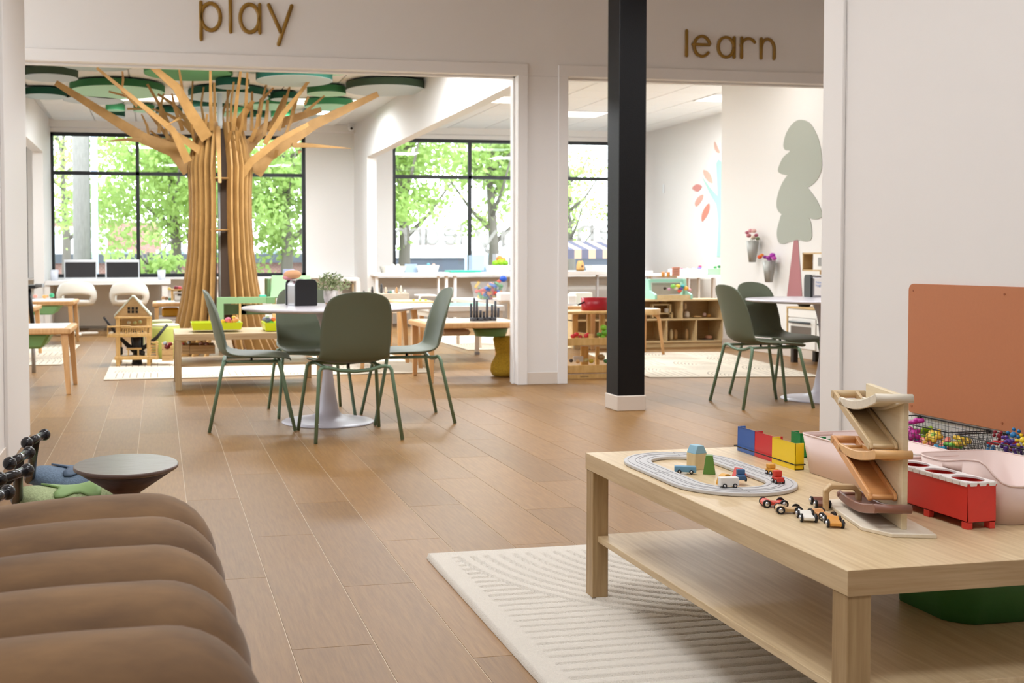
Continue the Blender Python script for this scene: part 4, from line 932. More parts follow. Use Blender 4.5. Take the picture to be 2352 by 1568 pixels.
flat_rug('line_rug', 'cream rug with dark arch lines under the dollhouse and low oak table', 1.0, 10.72, 2.95, 1.9, 0)
flat_rug('line_rug', 'small cream rug with thin lines at far left beyond the oak activity table', -1.7, 12.6, 1.5, 2.6, 0)
flat_rug('line_rug', 'pale pink cream rug with arches near the cubby shelf', 5.13, 10.05, 1.5, 2.5, -.16)
flat_rug('line_rug', 'cream rug glimpsed behind the hourglass stool', 4.2, 13.2, 1.5, 2.2, 0)
# low oak table in the tree room, trays and toys on it
coffee_table('low_table', 'low oak veneer table with lime trays in front of the slatted tree', .122, 1.315, 8.86, 9.64, TZ, 0, fz=.001)
def tray(label, b, Y, dep, col='#d3e01c', nm='toy_tray'):
    t = grp_thing(nm, label, 'tray', b, Y); k = mx(*b[:2], Y)
    w = (b[2]-b[0])*k; h = (b[3]-b[1])*k; m = plain(col, .35)
    r = lambda s, z: [(x*s, y*s+dep/2, z) for x, y in ((-w/2, -dep/2), (w/2, -dep/2), (w/2, dep/2), (-w/2, dep/2))]
    MB().loft([r(.93, 0), r(1, h), r(.97, h), r(.9, .006)], True, False).build('tray_shell', m, t, bevel=.003); return t
tray('lime yellow plastic tray on the low oak table, left', (440, 741, 558, 758), 9.02, .30)
tray('lime tray at right end of the low oak table behind the chair', (608, 741, 690, 760), 9.0, .32)
balls('toy_vegetable', 'round toy food piece heaped in the left lime tray', 'toy food', [(512, 738, 6, '#e9b52f', 'orange yellow'), (519, 745, 7, '#3f9a3a', 'green'), (524, 735, 8, '#e36f8c', 'pink'), (530, 742, 6, '#d8324a', 'red'), (535, 745, 5, '#f0d23a', 'yellow'), (541, 735, 8, '#f1a26a', 'peach'), (546, 742, 7, '#7cc98a', 'mint green'), (537, 729, 5, '#e7c04a', 'mustard')], 9.12, None)
balls('toy_vegetable', 'round toy food piece in the right lime tray', 'toy food', [(608, 733, 6, '#8a8c9e', 'grey'), (616, 736, 8, '#5a5f78', 'slate'), (622, 742, 8, '#4bb53a', 'bright green'), (628, 733, 6, '#e8703a', 'orange'), (614, 727, 5, '#cfe3d0', 'pale mint')], 9.1, None)
def crate(label, b, Y, dep, fill=None):
    t = grp_thing('wooden_crate', label, 'crate', b, Y, None); m = wood('crate_pine', '#d0ac78', '#b88f5c', (3, 20, 20), 3, .6)
    p0, p1 = at(b[0], b[3], Y), at(b[2], b[1], Y); n = 3
    for i in range(n):
        z0 = p0.z+(p1.z-p0.z)*i/n; z1 = p0.z+(p1.z-p0.z)*(i+.93)/n
        for y in (Y, Y+dep-.008): MB().box(p0.x, p1.x, y, y+.008, z0, z1).build('slat', m, t, world=True)
        for x in (p0.x, p1.x-.008): MB().box(x, x+.008, Y+.009, Y+dep-.009, z0, z1).build('slat', m, t, world=True)
    MB().box(p0.x+.009, p1.x-.009, Y+.009, Y+dep-.009, p0.z, p0.z+.006).build('bottom', m, t, world=True); return t
k_ = Zp(0, 0, 0)
crate('pine crate with smiling cutout on the lower shelf of the oak table', (436, 792, 494, 813), 9.05, .3)
crate('pine crate of small toys, left end of the oak table shelf', (418, 792, 435, 813), 9.05, .3)
crate('pine crate on the rug beside the dollhouse holding red toys', (372, 788, 398, 829), 10.9, .22)
balls('small_toy', 'small toy piece lying in the crates by the oak table', 'toy', [(421, 790, 4, '#c8372a', 'red'), (434, 786, 5, '#eadfcf', 'cream'), (462, 789, 6, '#e8a88c', 'peach'), (475, 790, 6, '#e39a86', 'coral'), (384, 796, 7, '#7c2426', 'dark red'), (379, 788, 5, '#b9c3cc', 'grey blue'), (391, 790, 5, '#a8302c', 'crimson')], 9.2, None)
# dollhouse on stilts around a black tree
Yd = 10.95
t = grp_thing('dollhouse', 'pine dollhouse on stilts around a black toy tree trunk', 'dollhouse', (268, 682, 340, 843), Yd)
M_pine = wood('toy_pine', '#dcb679', '#c79c58', (12, 12, 3), 3, .5)
for b in ((266, 727, 276, 843), (337, 727, 346, 842)): part('post', t, b, Yd, .03, M_pine)
for b in ((272, 727, 280, 836), (341, 727, 349, 835)): part('post', t, b, Yd+.30, .03, M_pine)
A_, B_, C_ = at(263, 727, Yd), at(346, 726, Yd), at(305, 681, Yd)
MB().prism([(A_.x, A_.z), (B_.x, B_.z), (C_.x, C_.z)], 1, Yd+.02, Yd+.035).build('gable', wood('gable_pine', '#cfae7e', '#bd9763', (3, 20, 20), 3, .5), t, world=True)
for a, b in ((A_, C_), (C_, B_)):
    d = (b-a).normalized(); nn = Vector((-d.z, 0, d.x))*.012
    if nn.z < 0: nn = -nn
    MB().add([tuple(a+Vector((0, y, 0))) for y in (0, .34)]+[tuple(b+Vector((0, y, 0))) for y in (.34, 0)]+[tuple(a+nn+Vector((0, y, 0))) for y in (0, .34)]+[tuple(b+nn+Vector((0, y, 0))) for y in (.34, 0)], [(0, 1, 2, 3), (7, 6, 5, 4), (0, 4, 5, 1), (1, 5, 6, 2), (2, 6, 7, 3), (3, 7, 4, 0)]).build('roof_panel', mat('dollhouse_roof', '#c9cbb8', .6), t, world=True)
M_hole = plain('#241a12', .9)
for i in range(3):
    for j in range(2): part('window_cutout', t, (293+9*i, 705+8*j, 299+9*i, 711+8*j), Yd+.012, .010, M_hole, 0)
for b in ((246, 766, 346, 774), (246, 748, 300, 752), (278, 749, 347, 753), (263, 727, 347, 731), (263, 818, 365, 826)): part('beam', t, b, Yd-.005, .03, M_pine)
part('upper_floor', t, (250, 765, 346, 769), Yd+.03, .29, M_pine); part('lower_floor', t, (264, 817, 362, 821), Yd+.03, .29, M_pine)
part('back_wall', t, (280, 731, 340, 766), Yd+.30, .008, wood('gable_pine', '#cfae7e', '#bd9763'))
for i in range(12): part('baluster', t, (282+5.2*i, 753, 284+5.2*i, 766), Yd, .01, M_pine, 0)
for b in ((246, 750, 249, 775), (358, 783, 362, 826)): part('post', t, b, Yd, .02, M_pine)
for i in range(6): part('stair_tread', t, (347, 786+6*i, 364, 788+6*i), Yd+.05, .10, M_pine, 0)
M_tr = plain('#17120f', .6)
bt = MB(); Q = lambda x, y, d=.16: tuple(at(x, y, Yd+d))
kk = mx(300, 780, Yd)
bt.tube([Q(315, 843), Q(315, 832), Q(315, 800), Q(313, 770)], [.062, .05, .036, .045], 8)
for pts, r in (([(315, 810), (296, 795), (270, 770), (238, 728)], [.03, .025, .015, .012]), ([(316, 805), (335, 795), (360, 775), (384, 745)], [.03, .022, .018, .013]), ([(311, 806), (309, 785), (309, 765)], [.03, .035, .04]), ([(318, 806), (325, 790), (326, 760)], [.02, .02, .015])):
    bt.tube([Q(*p, .16+.05*(i % 2)) for i, p in enumerate(pts)], r, 8)
bt.build('black_tree', M_tr, t, world=True)
for b in ((272, 797, 282, 815), (322, 806, 333, 816)): part('black_figure', t, b, Yd+.05, .05, M_tr, .008)
for b in ((290, 800, 325, 803), (293, 803, 296, 817), (316, 803, 319, 817)): part('toy_table', t, b, Yd+.02, .08, M_pine, 0)
for x in (296, 310, 322): balls('doll_cushion', 'small dollhouse cushion on the upper floor', 'toy', [(x, 741 if x < 320 else 739, 4.5, '#e9e6d6' if x < 305 else '#d9dfa4', 'pale')], Yd+.2, 'dollhouse cushions')
# poufs
def pouf(label, cx_, top, bot, hw, Y, col):
    p = at(cx_, bot, Y); h = at(cx_, top, Y).z; r = hw*mx(cx_, bot, Y); t = thing('pouf_stool', label, 'stool', (p.x, Y, 0))
    MB().lathe([(r*.95, .0), (r*1.0, .02), (r, h-.05), (r*.97, h-.02)], n=32).build('side', plain(col, .8), t)
    MB().lathe([(r*.97, h-.02), (r*.9, h), (r*.6, h+.006), (.02, h+.008)], n=32).build('cushion', plain('#e3e3c0', .8), t)
pouf('round lime green pouf with pale top left of the slatted tree', 381, 744, 812, 33, 11.9, '#b9bf62'); pouf('second round green pouf behind the first one', 372, 735, 800, 25, 13.0, '#a9b057'); pouf('small pale pouf behind the dollhouse posts', 318, 737, 780, 14, 13.2, '#dfe0b0')
# activity tables at left
def act_table(name, label, x0, x1, y0, y1, z, binc=None, top='#f3f1ef', legs=True, grp=None, splay=.03, dz=.05):
    t = thing(name, label, 'table', ((x0+x1)/2, (y0+y1)/2, 0), 0, grp); wx, wy = (x1-x0)/2, (y1-y0)/2
    MB().box(-wx, wx, -wy, wy, z-dz, z-.003).build('frame', M_beech, t, bevel=.012, seg=2)
    MB().box(-wx+.05, wx-.05, -wy+.04, wy-.04, z-.0035, z).build('tabletop', plain(top, .3), t)
    for a in (-1, 1):
        for b in (-1, 1): MB().loft([[(a*(wx-.05)+u*.017+a*splay, b*(wy-.05)+v*.017+b*splay, .001) for u, v in ((-1, -1), (1, -1), (1, 1), (-1, 1))], [(a*(wx-.05)+u*.026, b*(wy-.05)+v*.026, z-dz) for u, v in ((-1, -1), (1, -1), (1, 1), (-1, 1))]], True, False).build('leg', M_beech, t, bevel=.003)
    if binc:
        r = lambda s, zz: [(s*(wx-.16)*u, s*(wy-.12)*v, zz) for u, v in ((-1, -1), (1, -1), (1, 1), (-1, 1))]
        MB().loft([r(.85, z-.17), r(1, z-.051), ], True, False).build('bin', plain(binc, .5), t, bevel=.02)
    return t
zA = at(160, 752, 8.85).z
act_table('activity_table', 'beech activity table with green bin at the left wall edge', -1.9, at(163, 760, 8.85).x, 8.80, 9.55, zA, '#86b878')
zB = .55; pB = Zp(172, 690, zB)
act_table('activity_table', 'beech and white activity table with green bin further back on the left', -2.6, pB.x, pB.y-.15, pB.y+.75, zB, '#8cc48c')
pC = Zp(85, 703, .55)
act_table('activity_table', 'partly hidden white topped table between the two activity tables', -2.4, pC.x, pC.y-.2, pC.y+.5, .55)
balls('toy_animal', 'small toy on the far left activity table', 'toy', [(81, 680, 5, '#e9a08c', 'coral'), (102, 681, 5, '#edb56a', 'orange'), (108, 680, 4, '#e8b98a', 'tan'), (119, 678, 6, '#3fae7a', 'green')], pB.y+.2, None)
t = grp_thing('music_stand', 'black leaning stand with grey tray by the left pier', 'stand', (62, 655, 97, 748), 10.6)
p0, p1 = Q(62, 655), Q(74, 748); MB().cyl(at(66, 660, 10.6), at(75, 748, 10.6), .02, 8).build('pole', M_blackp, t, world=True); part('tray', t, (58, 655, 80, 663), 10.55, .3, M_blackp); part('tray_end', t, (80, 652, 97, 660), 10.6, .2, plain('#8f9296'))
MB().cyl(at(75, 748, 10.6), at(78, 860, 10.6), .018, 8).build('pole', plain('#a9a9a9'), t, world=True)
# computer desk
Yk = 16.2
t = grp_thing('computer_desk', 'long white computer desk under the left window', 'desk', (105, 640, 390, 752), Yk)
part('worktop', t, (103, 644, 392, 654), Yk, .8, plain('#f2efec', .4)); part('end_panel', t, (103, 654, 115, 752), Yk+.02, .7, plain('#ece7e1')); part('end_panel', t, (372, 654, 386, 752), Yk+.02, .7, plain('#ece7e1')); part('back_panel', t, (115, 652, 372, 748), Yk+.78, .02, mat('panel_below_windows', '#e3ddd5'))
def monitor(label, b, Y):
    t = grp_thing('computer_monitor', label, 'monitor', b, Y, 'white computers on the desk'); part('casing', t, b, Y, .05, plain('#e9ebef', .35)); part('screen', t, (b[0]+3, b[1]+6, b[2]-2, b[3]-3), Y-.004, .004, mat('dark_screen', '#2c2b2e', .2), 0)
    k = t; p = at((b[0]+b[2])/2, b[3]+4, Y); MB().box(p.x-.09, p.x+.09, Y+.02, Y+.2, p.z-.01, p.z+.03).build('stand', plain('#dfe1e5', .35), k, world=True)
    q = at((b[0]+b[2])/2, 648, Y-.3); MB().box(q.x-.22, q.x+.22, Y-.36, Y-.2, at(0, 645, Y-.3).z, at(0, 645, Y-.3).z+.02).build('keyboard', plain('#eceded', .4), k, world=True)
monitor('left of the two white computers with dark screens on the desk', (147, 596, 222, 640), Yk+.42); monitor('right of the two white computers with dark screens on the desk', (242, 596, 320, 640), Yk+.42)
for x, lb in ((168, 'clear plastic cup left of the left computer'), (372, 'clear plastic cup right of the right computer')):
    x = 125 if x == 168 else 371; p = at(x, 645, Yk+.2); o = MB().lathe([(.05, 0), (.06, .16), (.056, .16), (.047, .01)], n=16).build('cup', plain('#dbe0ec', .2)); o.location = p; tag(o, lb, 'cup')
def swivel(label, cx_, Y, yaw, floor_px):
    p = gz(floor_px[0], floor_px[1]); t = thing('swivel_chair', label, 'chair', (at(cx_, 670, Y).x, Y, 0), yaw, 'white plastic swivel chairs'); m = plain('#ebe6db', .4)
    zt = at(cx_, 645, Y).z; b = MB(); N = 28
    for r0, r1, z0, z1 in ((.24, .235, zt-.30, zt-.24),): pass
    # rounded bucket: a tilted bowl with an oval opening low in the back
    rows = []
    for i in range(10):
        f = i/9; z = zt-.33+.33*f; r = .17+.09*math.sin(PI*(.15+.62*f)); rows.append([((r)*math.cos(a), -(r)*math.sin(a)*.9, z-(1-math.sin(a))*.10*f) for a in [PI*(-.25)+PI*1.5*k/N for k in range(N+1)]])
    g = [(i, j) for i in range(9) for j in range(N) if not (i in (2, 3) and 8 < j < 19)]
    vs = [q for r in rows for q in r]; b.add(vs, [(i*(N+1)+j, i*(N+1)+j+1, (i+1)*(N+1)+j+1, (i+1)*(N+1)+j) for i, j in g], True); b.build('bucket', m, t, solid=.02)
    MB().lathe([(.02, zt-.35), (.17, zt-.34), (.19, zt-.32)], n=24).build('seat', m, t)
    MB().cyl((0, 0, .05), (0, 0, zt-.34), .03, 10).build('stem', m, t)
    for k in range(4): a = PI/2*k+.2; MB().box(0, .28, -.025, .025, .02, .055, M=Matrix.Rotation(a, 4, 'Z')).build('foot', m, t, bevel=.01)
    return t
swivel('left white bucket swivel chair at the computer desk', 176, 15.6, 0, (190, 752)); swivel('right white bucket swivel chair behind the dollhouse roof', 297, 15.5, 0, (300, 760))
# small white topped table with yellow bin and a caddy
Yt = 13.4; zt = at(380, 694, Yt).z
act_table('small_table', 'small white topped table left of the slatted tree trunk', at(350, 700, Yt).x, at(450, 700, Yt).x, Yt-.1, Yt+.55, zt, None, splay=0)
pbox('yellow_bin', 'yellow storage bin under the small white topped table', 'storage bin', (372, 708, 412, 728), Yt+.1, .35, plain('#d9a62a'), bevel=.02)
pbox('white_tray', 'white tray beneath the yellow bin by the trunk', 'tray', (362, 728, 410, 736), Yt+.05, .4, plain('#e3e3ee'), bevel=.01)
t = grp_thing('toy_caddy', 'wooden caddy with panda faced white cup left of the trunk', 'caddy', (390, 660, 425, 691), Yt+.1); part('caddy_side', t, (393, 665, 398, 690), Yt+.1, .15, M_pine); part('caddy_top', t, (393, 664, 424, 668), Yt+.1, .15, M_pine); part('white_cup', t, (398, 673, 424, 692), Yt+.12, .12, plain('#efece6'), .02); part('black_patch', t, (408, 668, 416, 671), Yt+.09, .02, M_hole, 0); part('black_patch', t, (408, 675, 416, 679), Yt+.11, .02, M_hole, 0)
balls('small_toy', 'little toy beside the wooden caddy', 'toy', [(405, 661, 6, '#7d2030', 'dark red'), (412, 662, 6, '#c43c48', 'red'), (389, 663, 4, '#e6c867', 'yellow'), (375, 684, 5, '#c8a27a', 'tan'), (382, 685, 5, '#8a6648', 'brown'), (390, 687, 4, '#2e7d66', 'dark green')], Yt+.17, None)
# green play stand behind the low table
Yg = 11.6; G1, G2 = plain('#86a97a', .55), plain('#44552f', .6)
t = grp_thing('play_stand', 'leaf green wooden play market stand right of the slatted trunk', 'play stand', (497, 632, 655, 790), Yg)
part('front_beam', t, (498, 682, 628, 697), Yg, .03, G1); part('side_post', t, (498, 697, 514, 745), Yg, .03, G1); part('interior_shade', t, (512, 699, 566, 722), Yg+.05, .02, G2); part('interior_shade', t, (553, 699, 625, 722), Yg+.05, .02, G2)  # inner sheets carry the stand's shaded interior as dark colour
part('divider', t, (549, 697, 554, 745), Yg, .03, M_pine); part('end_beam', t, (612, 682, 632, 697), Yg-.01, .4, plain('#6f9463', .55)); part('pine_post', t, (626, 680, 634, 745), Yg+.02, .03, M_pine)
a, b, c, d = at(621, 682, Yg), at(724, 680, Yg), at(712, 632, Yg+.35), at(624, 632, Yg+.35)
MB().add([tuple(q) for q in (a, b, c, d)]+[tuple(q+Vector((0, .02, -.012))) for q in (a, b, c, d)], [(0, 1, 2, 3), (7, 6, 5, 4), (0, 4, 5, 1), (1, 5, 6, 2), (2, 6, 7, 3), (3, 7, 4, 0)]).build('roof_board', G1, t, world=True)
part('roof_end', t, (614, 640, 622, 684), Yg+.1, .3, plain('#5d7a50', .55))
pbox('teal_block', 'small teal block on top of the green play stand', 'toy', (596, 677, 612, 682), Yg+.02, .1, plain('#58c0a4'))
pbox('white_cabinet', 'white low cabinet under the window right of the trunk', 'cabinet', (590, 641, 622, 759), 15.8, .4, plain('#e9e3db'))
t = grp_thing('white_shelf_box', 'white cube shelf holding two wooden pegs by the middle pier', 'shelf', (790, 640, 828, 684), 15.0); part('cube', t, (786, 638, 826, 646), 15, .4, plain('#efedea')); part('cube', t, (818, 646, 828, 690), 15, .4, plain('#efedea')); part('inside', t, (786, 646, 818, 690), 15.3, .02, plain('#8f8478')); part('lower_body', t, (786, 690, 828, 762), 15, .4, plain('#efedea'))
for x in (811, 817): pbox('wooden_peg', 'pale wooden peg standing in the white cube shelf', 'toy', (x-1.5, 652, x+1.5, 668), 15.1, .03, M_birch, 'wooden pegs in the cube shelf', 0)
pbox('pale_bin', 'pale bin standing on the sill left of the plant', 'storage bin', (657, 615, 681, 632), 16.9, .2, plain('#b9c0e6', .4))
o = MB().sph((0, 0, 0), .05, 12, (1.2, 1, .6)).build('toy_hat', plain('#e0a87a', .6)); o.location = (.86, 7.17, .741+.172+.03); tag(o, 'peach and pink soft toy lying on top of the napkin dispenser', 'toy')
MB().sph((-.03, 0, -.02), .03, 10, (1.2, 1, .6)).build('pink_brim', plain('#e59aa0', .6), o)
# ---- middle rear room
Yc = 16.0; PWt = plain('#f1efec', .4)
t = grp_thing('window_counter', 'white counter on legs under the middle window', 'counter', (858, 625, 1262, 720), Yc)
part('worktop', t, (858, 626, 1290, 633), Yc, .9, PWt)
for b in ((863, 633, 869, 760), (1023, 633, 1029, 760), (1043, 633, 1049, 760), (1006, 633, 1010, 760)): part('leg', t, b, Yc+.05, .06, PWt)
t = grp_thing('window_counter', 'white counter under the window behind the striped awning', 'counter', (1290, 622, 1480, 720), Yc); part('worktop', t, (1292, 622, 1500, 631), Yc, .9, PWt)
for b in ((1371, 631, 1375, 755), (1480, 631, 1486, 752)): part('leg', t, b, Yc+.05, .06, plain('#c6c6c8'))
def wbin(label, b, Y, dep, col='#efecea', nm='storage_bin', h=0):
    t = grp_thing(nm, label, 'storage bin', b, Y); k = mx(*b[:2], Y); w = (b[2]-b[0])*k; h = (b[3]-b[1])*k
    r = lambda s, z: [(u*w/2*s, v*dep/2*s+dep/2, z) for u, v in ((-1, -1), (1, -1), (1, 1), (-1, 1))]
    MB().loft([r(.82, 0), r(1, h), r(.96, h), r(.8, .01)], True, False).build('shell', plain(col, .45), t, bevel=.006); return t
wbin('cream bin at the left end of the middle window counter', (882, 611, 934, 627), Yc+.1, .4, '#e6e1d5'); wbin('white bin with colourful strips in the middle of the counter', (967, 609, 1010, 627), Yc+.1, .35); wbin('white bin holding toy carrot and lettuce at the column', (1127, 609, 1175, 628), Yc+.1, .35)
balls('toy_lettuce', 'toy leaf clump in the white bin at the column', 'toy food', [(1138, 604, 8, '#8ecb1c', 'bright green'), (1150, 602, 9, '#9ad52a', 'lime green'), (1160, 604, 8, '#7cba1c', 'leaf green')], Yc+.2, None)
balls('toy_carrot', 'toy carrot top above the green leaves', 'toy food', [(1147, 594, 8, '#f28a3a', 'orange'), (1156, 596, 6, '#ef9a4a', 'pale orange')], Yc+.25, None)
balls('craft_piece', 'small craft piece in the white counter bin', 'toy', [(984, 607, 4, '#6fb7c4', 'teal'), (996, 608, 4, '#e0b8a8', 'pink'), (903, 610, 5, '#f4f0e6', 'white'), (914, 610, 5, '#efe6d8', 'cream')], Yc+.2, None)
pbox('blue_sheet', 'pale blue card standing on the middle window counter', 'card', (930, 606, 958, 627), Yc+.5, .02, plain('#a9bfd8')); pbox('teal_tray', 'teal tray lying on the middle window counter', 'tray', (1036, 621, 1106, 625), Yc+.1, .4, plain('#35c4a8', .4), bevel=.01)
pbox('blue_bin', 'pale blue storage box on the counter right of the mullion', 'storage bin', (1084, 586, 1112, 621), Yc+.6, .2, plain('#b9cde6', .4)); pbox('small_blocks_box', 'pale box on the sill beyond the toy carrot', 'storage bin', (1140, 580, 1170, 606), Yc+.7, .2, plain('#dcd9df', .4))
# box shelf with little animals
t = grp_thing('block_shelf', 'low pale wooden shelf topped with little animal figures', 'shelf', (820, 671, 942, 720), 13.2); part('cabinet', t, (822, 674, 940, 720), 13.2, .35, wood('pale_ash', '#d8cdbc', '#c9bca8', (2, 14, 14)))
for i, (x, h, c, cn) in enumerate(((855, 16, '#2a2826', 'black'), (864, 14, '#e8e4dc', 'white'), (876, 22, '#3a3a3c', 'dark grey'), (886, 14, '#e2c6ac', 'tan'), (897, 6, '#4f8f7c', 'green'), (903, 7, '#ececea', 'white'), (911, 14, '#c69a68', 'wood'), (921, 18, '#ded5c8', 'cream'), (836, 6, '#4c4c4c', 'grey'), (848, 12, '#d8d2c6', 'ivory'), (930, 8, '#e6dece', 'pale'), (892, 5, '#6b6f78', 'slate'))):
    t = grp_thing('animal_figure', '%s toy figure, number of them along the low shelf top' % cn, 'toy', (x-3, 674-h, x+3, 673), 13.3, 'toy figures on the low pale shelf')
    t['label'] = ['black', 'white', 'tall dark grey', 'tan', 'small green', 'short white', 'wood brown', 'tall cream', 'low grey', 'ivory', 'low pale', 'tiny slate'][i]+' toy figure on top of the low pale shelf behind the front chair'
    k = mx(x, 670, 13.3); b = MB(); b.lathe([(3*k, 0), (3.2*k, h*k*.4), (2*k, h*k*.65), (2.4*k, h*k*.8), (.6*k, h*k)], n=10).build('body', plain(c, .6), t)
# round wooden-legged white table
Y2 = 9.9; zr = .6
p = Zp(890, 702, .60)
t = thing('round_kids_table', 'white round topped table with beech legs behind the right chair', 'table', (p.x+.02, p.y+.2, 0)); MB().lathe([(.49, .57), (.5, .578), (.5, .598), (.495, .6)], n=48).build('tabletop', plain('#efedf0', .3), t)
for k in range(4): a = PI/4+PI/2*k; MB().loft([[(math.cos(a)*.40+u*.016, math.sin(a)*.40+v*.016, .001) for u, v in ((-1, -1), (1, -1), (1, 1), (-1, 1))], [(math.cos(a)*.32+u*.026, math.sin(a)*.32+v*.026, .57) for u, v in ((-1, -1), (1, -1), (1, 1), (-1, 1))]], True, False).build('leg', M_beech, t)
# beech activity table at the column with castle toy, green tub
x0 = at(951, 745, 9.0).x; x1 = at(1178, 745, 9.0).x
t = act_table('activity_table', 'beech activity table with grey castle toy beside the white column', 2.19, 3.06, 8.92, 9.62, at(1060, 741, 8.92).z, None, '#e9d8c4', splay=.0)
pbox('beige_bin', 'beige bin hanging under the beech table by the column', 'storage bin', (1016, 757, 1082, 771), 9.1, .4, plain('#cdb79c'), bevel=.02)
p = at(1130, 761, 9.25); o = MB().lathe([(.13, 0), (.155, .065), (.15, .068)], n=32).build('green_tub', plain('#6f9f66', .5)); o.location = (p.x, 9.3, at(1130, 771, 9.3).z); tag(o, 'round green tub under the beech table by the column', 'tub')
tz = at(1060, 741, 8.92).z
p = at(1115, 736, 9.1); t = thing('castle_toy', 'dark grey marble run of tall pegs on the beech table', 'toy', (p.x, 9.15, tz+.002)); M_dg = plain('#4a4a50', .5)
for dx in (-.09, -.03, .03, .09): MB().cyl((dx, .0+.03*(dx > 0), 0), (dx, .03*(dx > 0), .028), .036, 6).build('hex_base', M_dg, t)
for dx, dy, h in ((-.085, 0, .17), (-.055, .02, .145), (-.105, .03, .12), (.0, 0, .05), (.03, 0, .16), (.075, 0, .11), (.11, .02, .14), (.13, 0, .08), (-.02, .03, .06)): MB().cyl((dx, dy, .028), (dx, dy, .028+h), .011, 10).build('peg', M_dg, t)
# hourglass boucle stool
p = gz(1130, 850); k = mx(1130, 820, p.y); t = thing('hourglass_stool', 'mustard yellow boucle hourglass stool beside the white column', 'stool', (3.0, 9.35, 0))
hh = at(1130, 771, 9.35).z; MB().lathe([(.08, 0), (.105, .015), (.122, .05), (.115, .11), (.085, .17), (.068, .205), (.08, .235), (.098, hh-.03), (.09, hh-.004), (.05, hh)], n=32).build('body', mat('mustard_boucle', '#c29a26', .95, var=.35, vscale=90, bump=.9, bscale=90), t)
# shelf with white top, clear bin of pieces
t = grp_thing('white_table', 'long white table carrying the clear toy bin by the column', 'table', (1035, 680, 1180, 700), 12.4); a = at(1040, 679, 12.9); b_ = at(1180, 690, 12.2)
MB().box(at(1040, 680, 13.1).x, at(1190, 690, 12.2).x, 12.2, 13.2, at(1100, 690, 12.2).z-.04, at(1100, 690, 12.2).z).build('tabletop', plain('#e9e2d8', .5), t, world=True)
for b in ((1100, 697, 1106, 800), (1168, 697, 1174, 800), (1050, 697, 1056, 790)): part('leg', t, b, 12.3, .04, plain('#d9c9b4'))
mcl = bpy.data.materials.new('clear_plastic'); mcl.use_nodes = True; q = mcl.node_tree.nodes['Principled BSDF']; q.inputs['Base Color'].default_value = (.7, .75, .8, 1); q.inputs['Alpha'].default_value = .13; q.inputs['Roughness'].default_value = .2
zz = at(1100, 690, 12.2).z
t = grp_thing('clear_toy_bin', 'clear bin full of coloured building pieces by the column', 'storage bin', (1100, 642, 1165, 692), 12.3); t.location.z = zz; r = lambda s, z, x=0: [(u*.18*s, v*.16*s+.16, z) for u, v in ((-1, -1), (1, -1), (1, 1), (-1, 1))]
MB().loft([r(.8, 0), r(1, .21), r(.97, .21), r(.78, .004)], True, False).build('shell', mcl, t)
R_.seed(9); base_ = Vector(t.location)
for i in range(44):
    c, cn = [('#c8402c', 'red'), ('#2f62b0', 'blue'), ('#d9b43a', 'yellow'), ('#3f8a4a', 'green'), ('#e8883a', 'orange')][i % 5]
    o = MB().cb((0, 0, 0), (.085, .034, .03)).build('building_piece', plain(c, .5)); o.location = base_+Vector((R_.uniform(-.12, .12), .04+R_.uniform(0, .22), .02+.16*i/44)); o.rotation_euler = (R_.uniform(-1, 1), R_.uniform(-1, 1), R_.uniform(0, 3)); tag(o, '%s building piece inside the clear bin by the column' % cn, 'toy', '%s pieces in the clear bin' % cn)
balls('toy_bowl', 'toy bowl on top of the clear bin', 'toy', [(1156, 640, 9, '#1f55c0', 'bright blue'), (1146, 646, 5, '#e0604a', 'red')], 12.4, None)
pbox('white_pot', 'white pot on the table by the column edge', 'pot', (1146, 671, 1176, 694), 12.15, .12, plain('#ece6e2'), bevel=.02)
# green-topped train table
t = grp_thing('train_table', 'white train table with green play surface behind the right chair', 'table', (1000, 690, 1170, 760), 10.9)
zt = at(1085, 703, 10.7).z; xa, xb = at(985, 703, 10.7).x, at(1160, 703, 10.7).x
MB().box(xa, xb, 10.7, 11.6, zt-.05, zt).build('rim', plain('#efece8', .4), t, world=True); MB().box(xa+.05, xb-.05, 10.78, 11.5, zt, zt+.004).build('green_surface', plain('#6fab8c', .6), t, world=True); MB().box(xa+.02, xb-.02, 10.72, 11.58, zt-.11, zt-.05).build('box', plain('#d9cfc2', .5), t, world=True); MB().box(xa+.02, xb-.02, 10.72, 11.5, zt-.22, zt-.21).build('shelf', plain('#e9e4dc', .5), t, world=True)
for x in (xa+.02, xb-.06):
    for y in (10.72, 11.54):
        l = MB().box(x, x+.04, y, y+.04, .03, zt-.11).build('leg', plain('#d9cfc2', .5), t, world=True); MB().box(x-.003, x+.043, y-.003, y+.043, 0, .03).build('grey_foot', plain('#8d8c90'), l, world=True)
for i in range(5): pbox('toy_train', 'dark toy train wagon on the shelf under the green surface', 'toy', (1008+24*i, 719, 1028+24*i, 724), 10.75, .04, plain('#2e2b2c'), 'dark train wagons', 0)
balls('play_dough', 'small bead on the pale table behind the right chair', 'toy', [(950, 689, 3, '#efb02e', 'amber'), (965, 689, 3, '#9ccc4a', 'lime'), (978, 689, 3, '#e9d23c', 'yellow')], 12.0, None)
act_table('pale_table', 'pale wooden table with coloured beads behind the round white table', at(905, 692, 12).x, at(1000, 692, 12).x, 11.9, 12.5, at(950, 691, 12.0).z, None, '#ead9bc', splay=0)
t = grp_thing('step_stool', 'small white metal stool under the middle window', 'stool', (960, 679, 1000, 720), 14.0); MB().tube([at(963, 779, 14), at(964, 682, 14), at(968, 679, 14), at(1000, 679, 14), at(1004, 682, 14), at(1005, 779, 14)], .014, 8).build('frame', M_steelw, t, world=True); part('seat', t, (963, 677, 1003, 680), 14, .3, M_steelw)
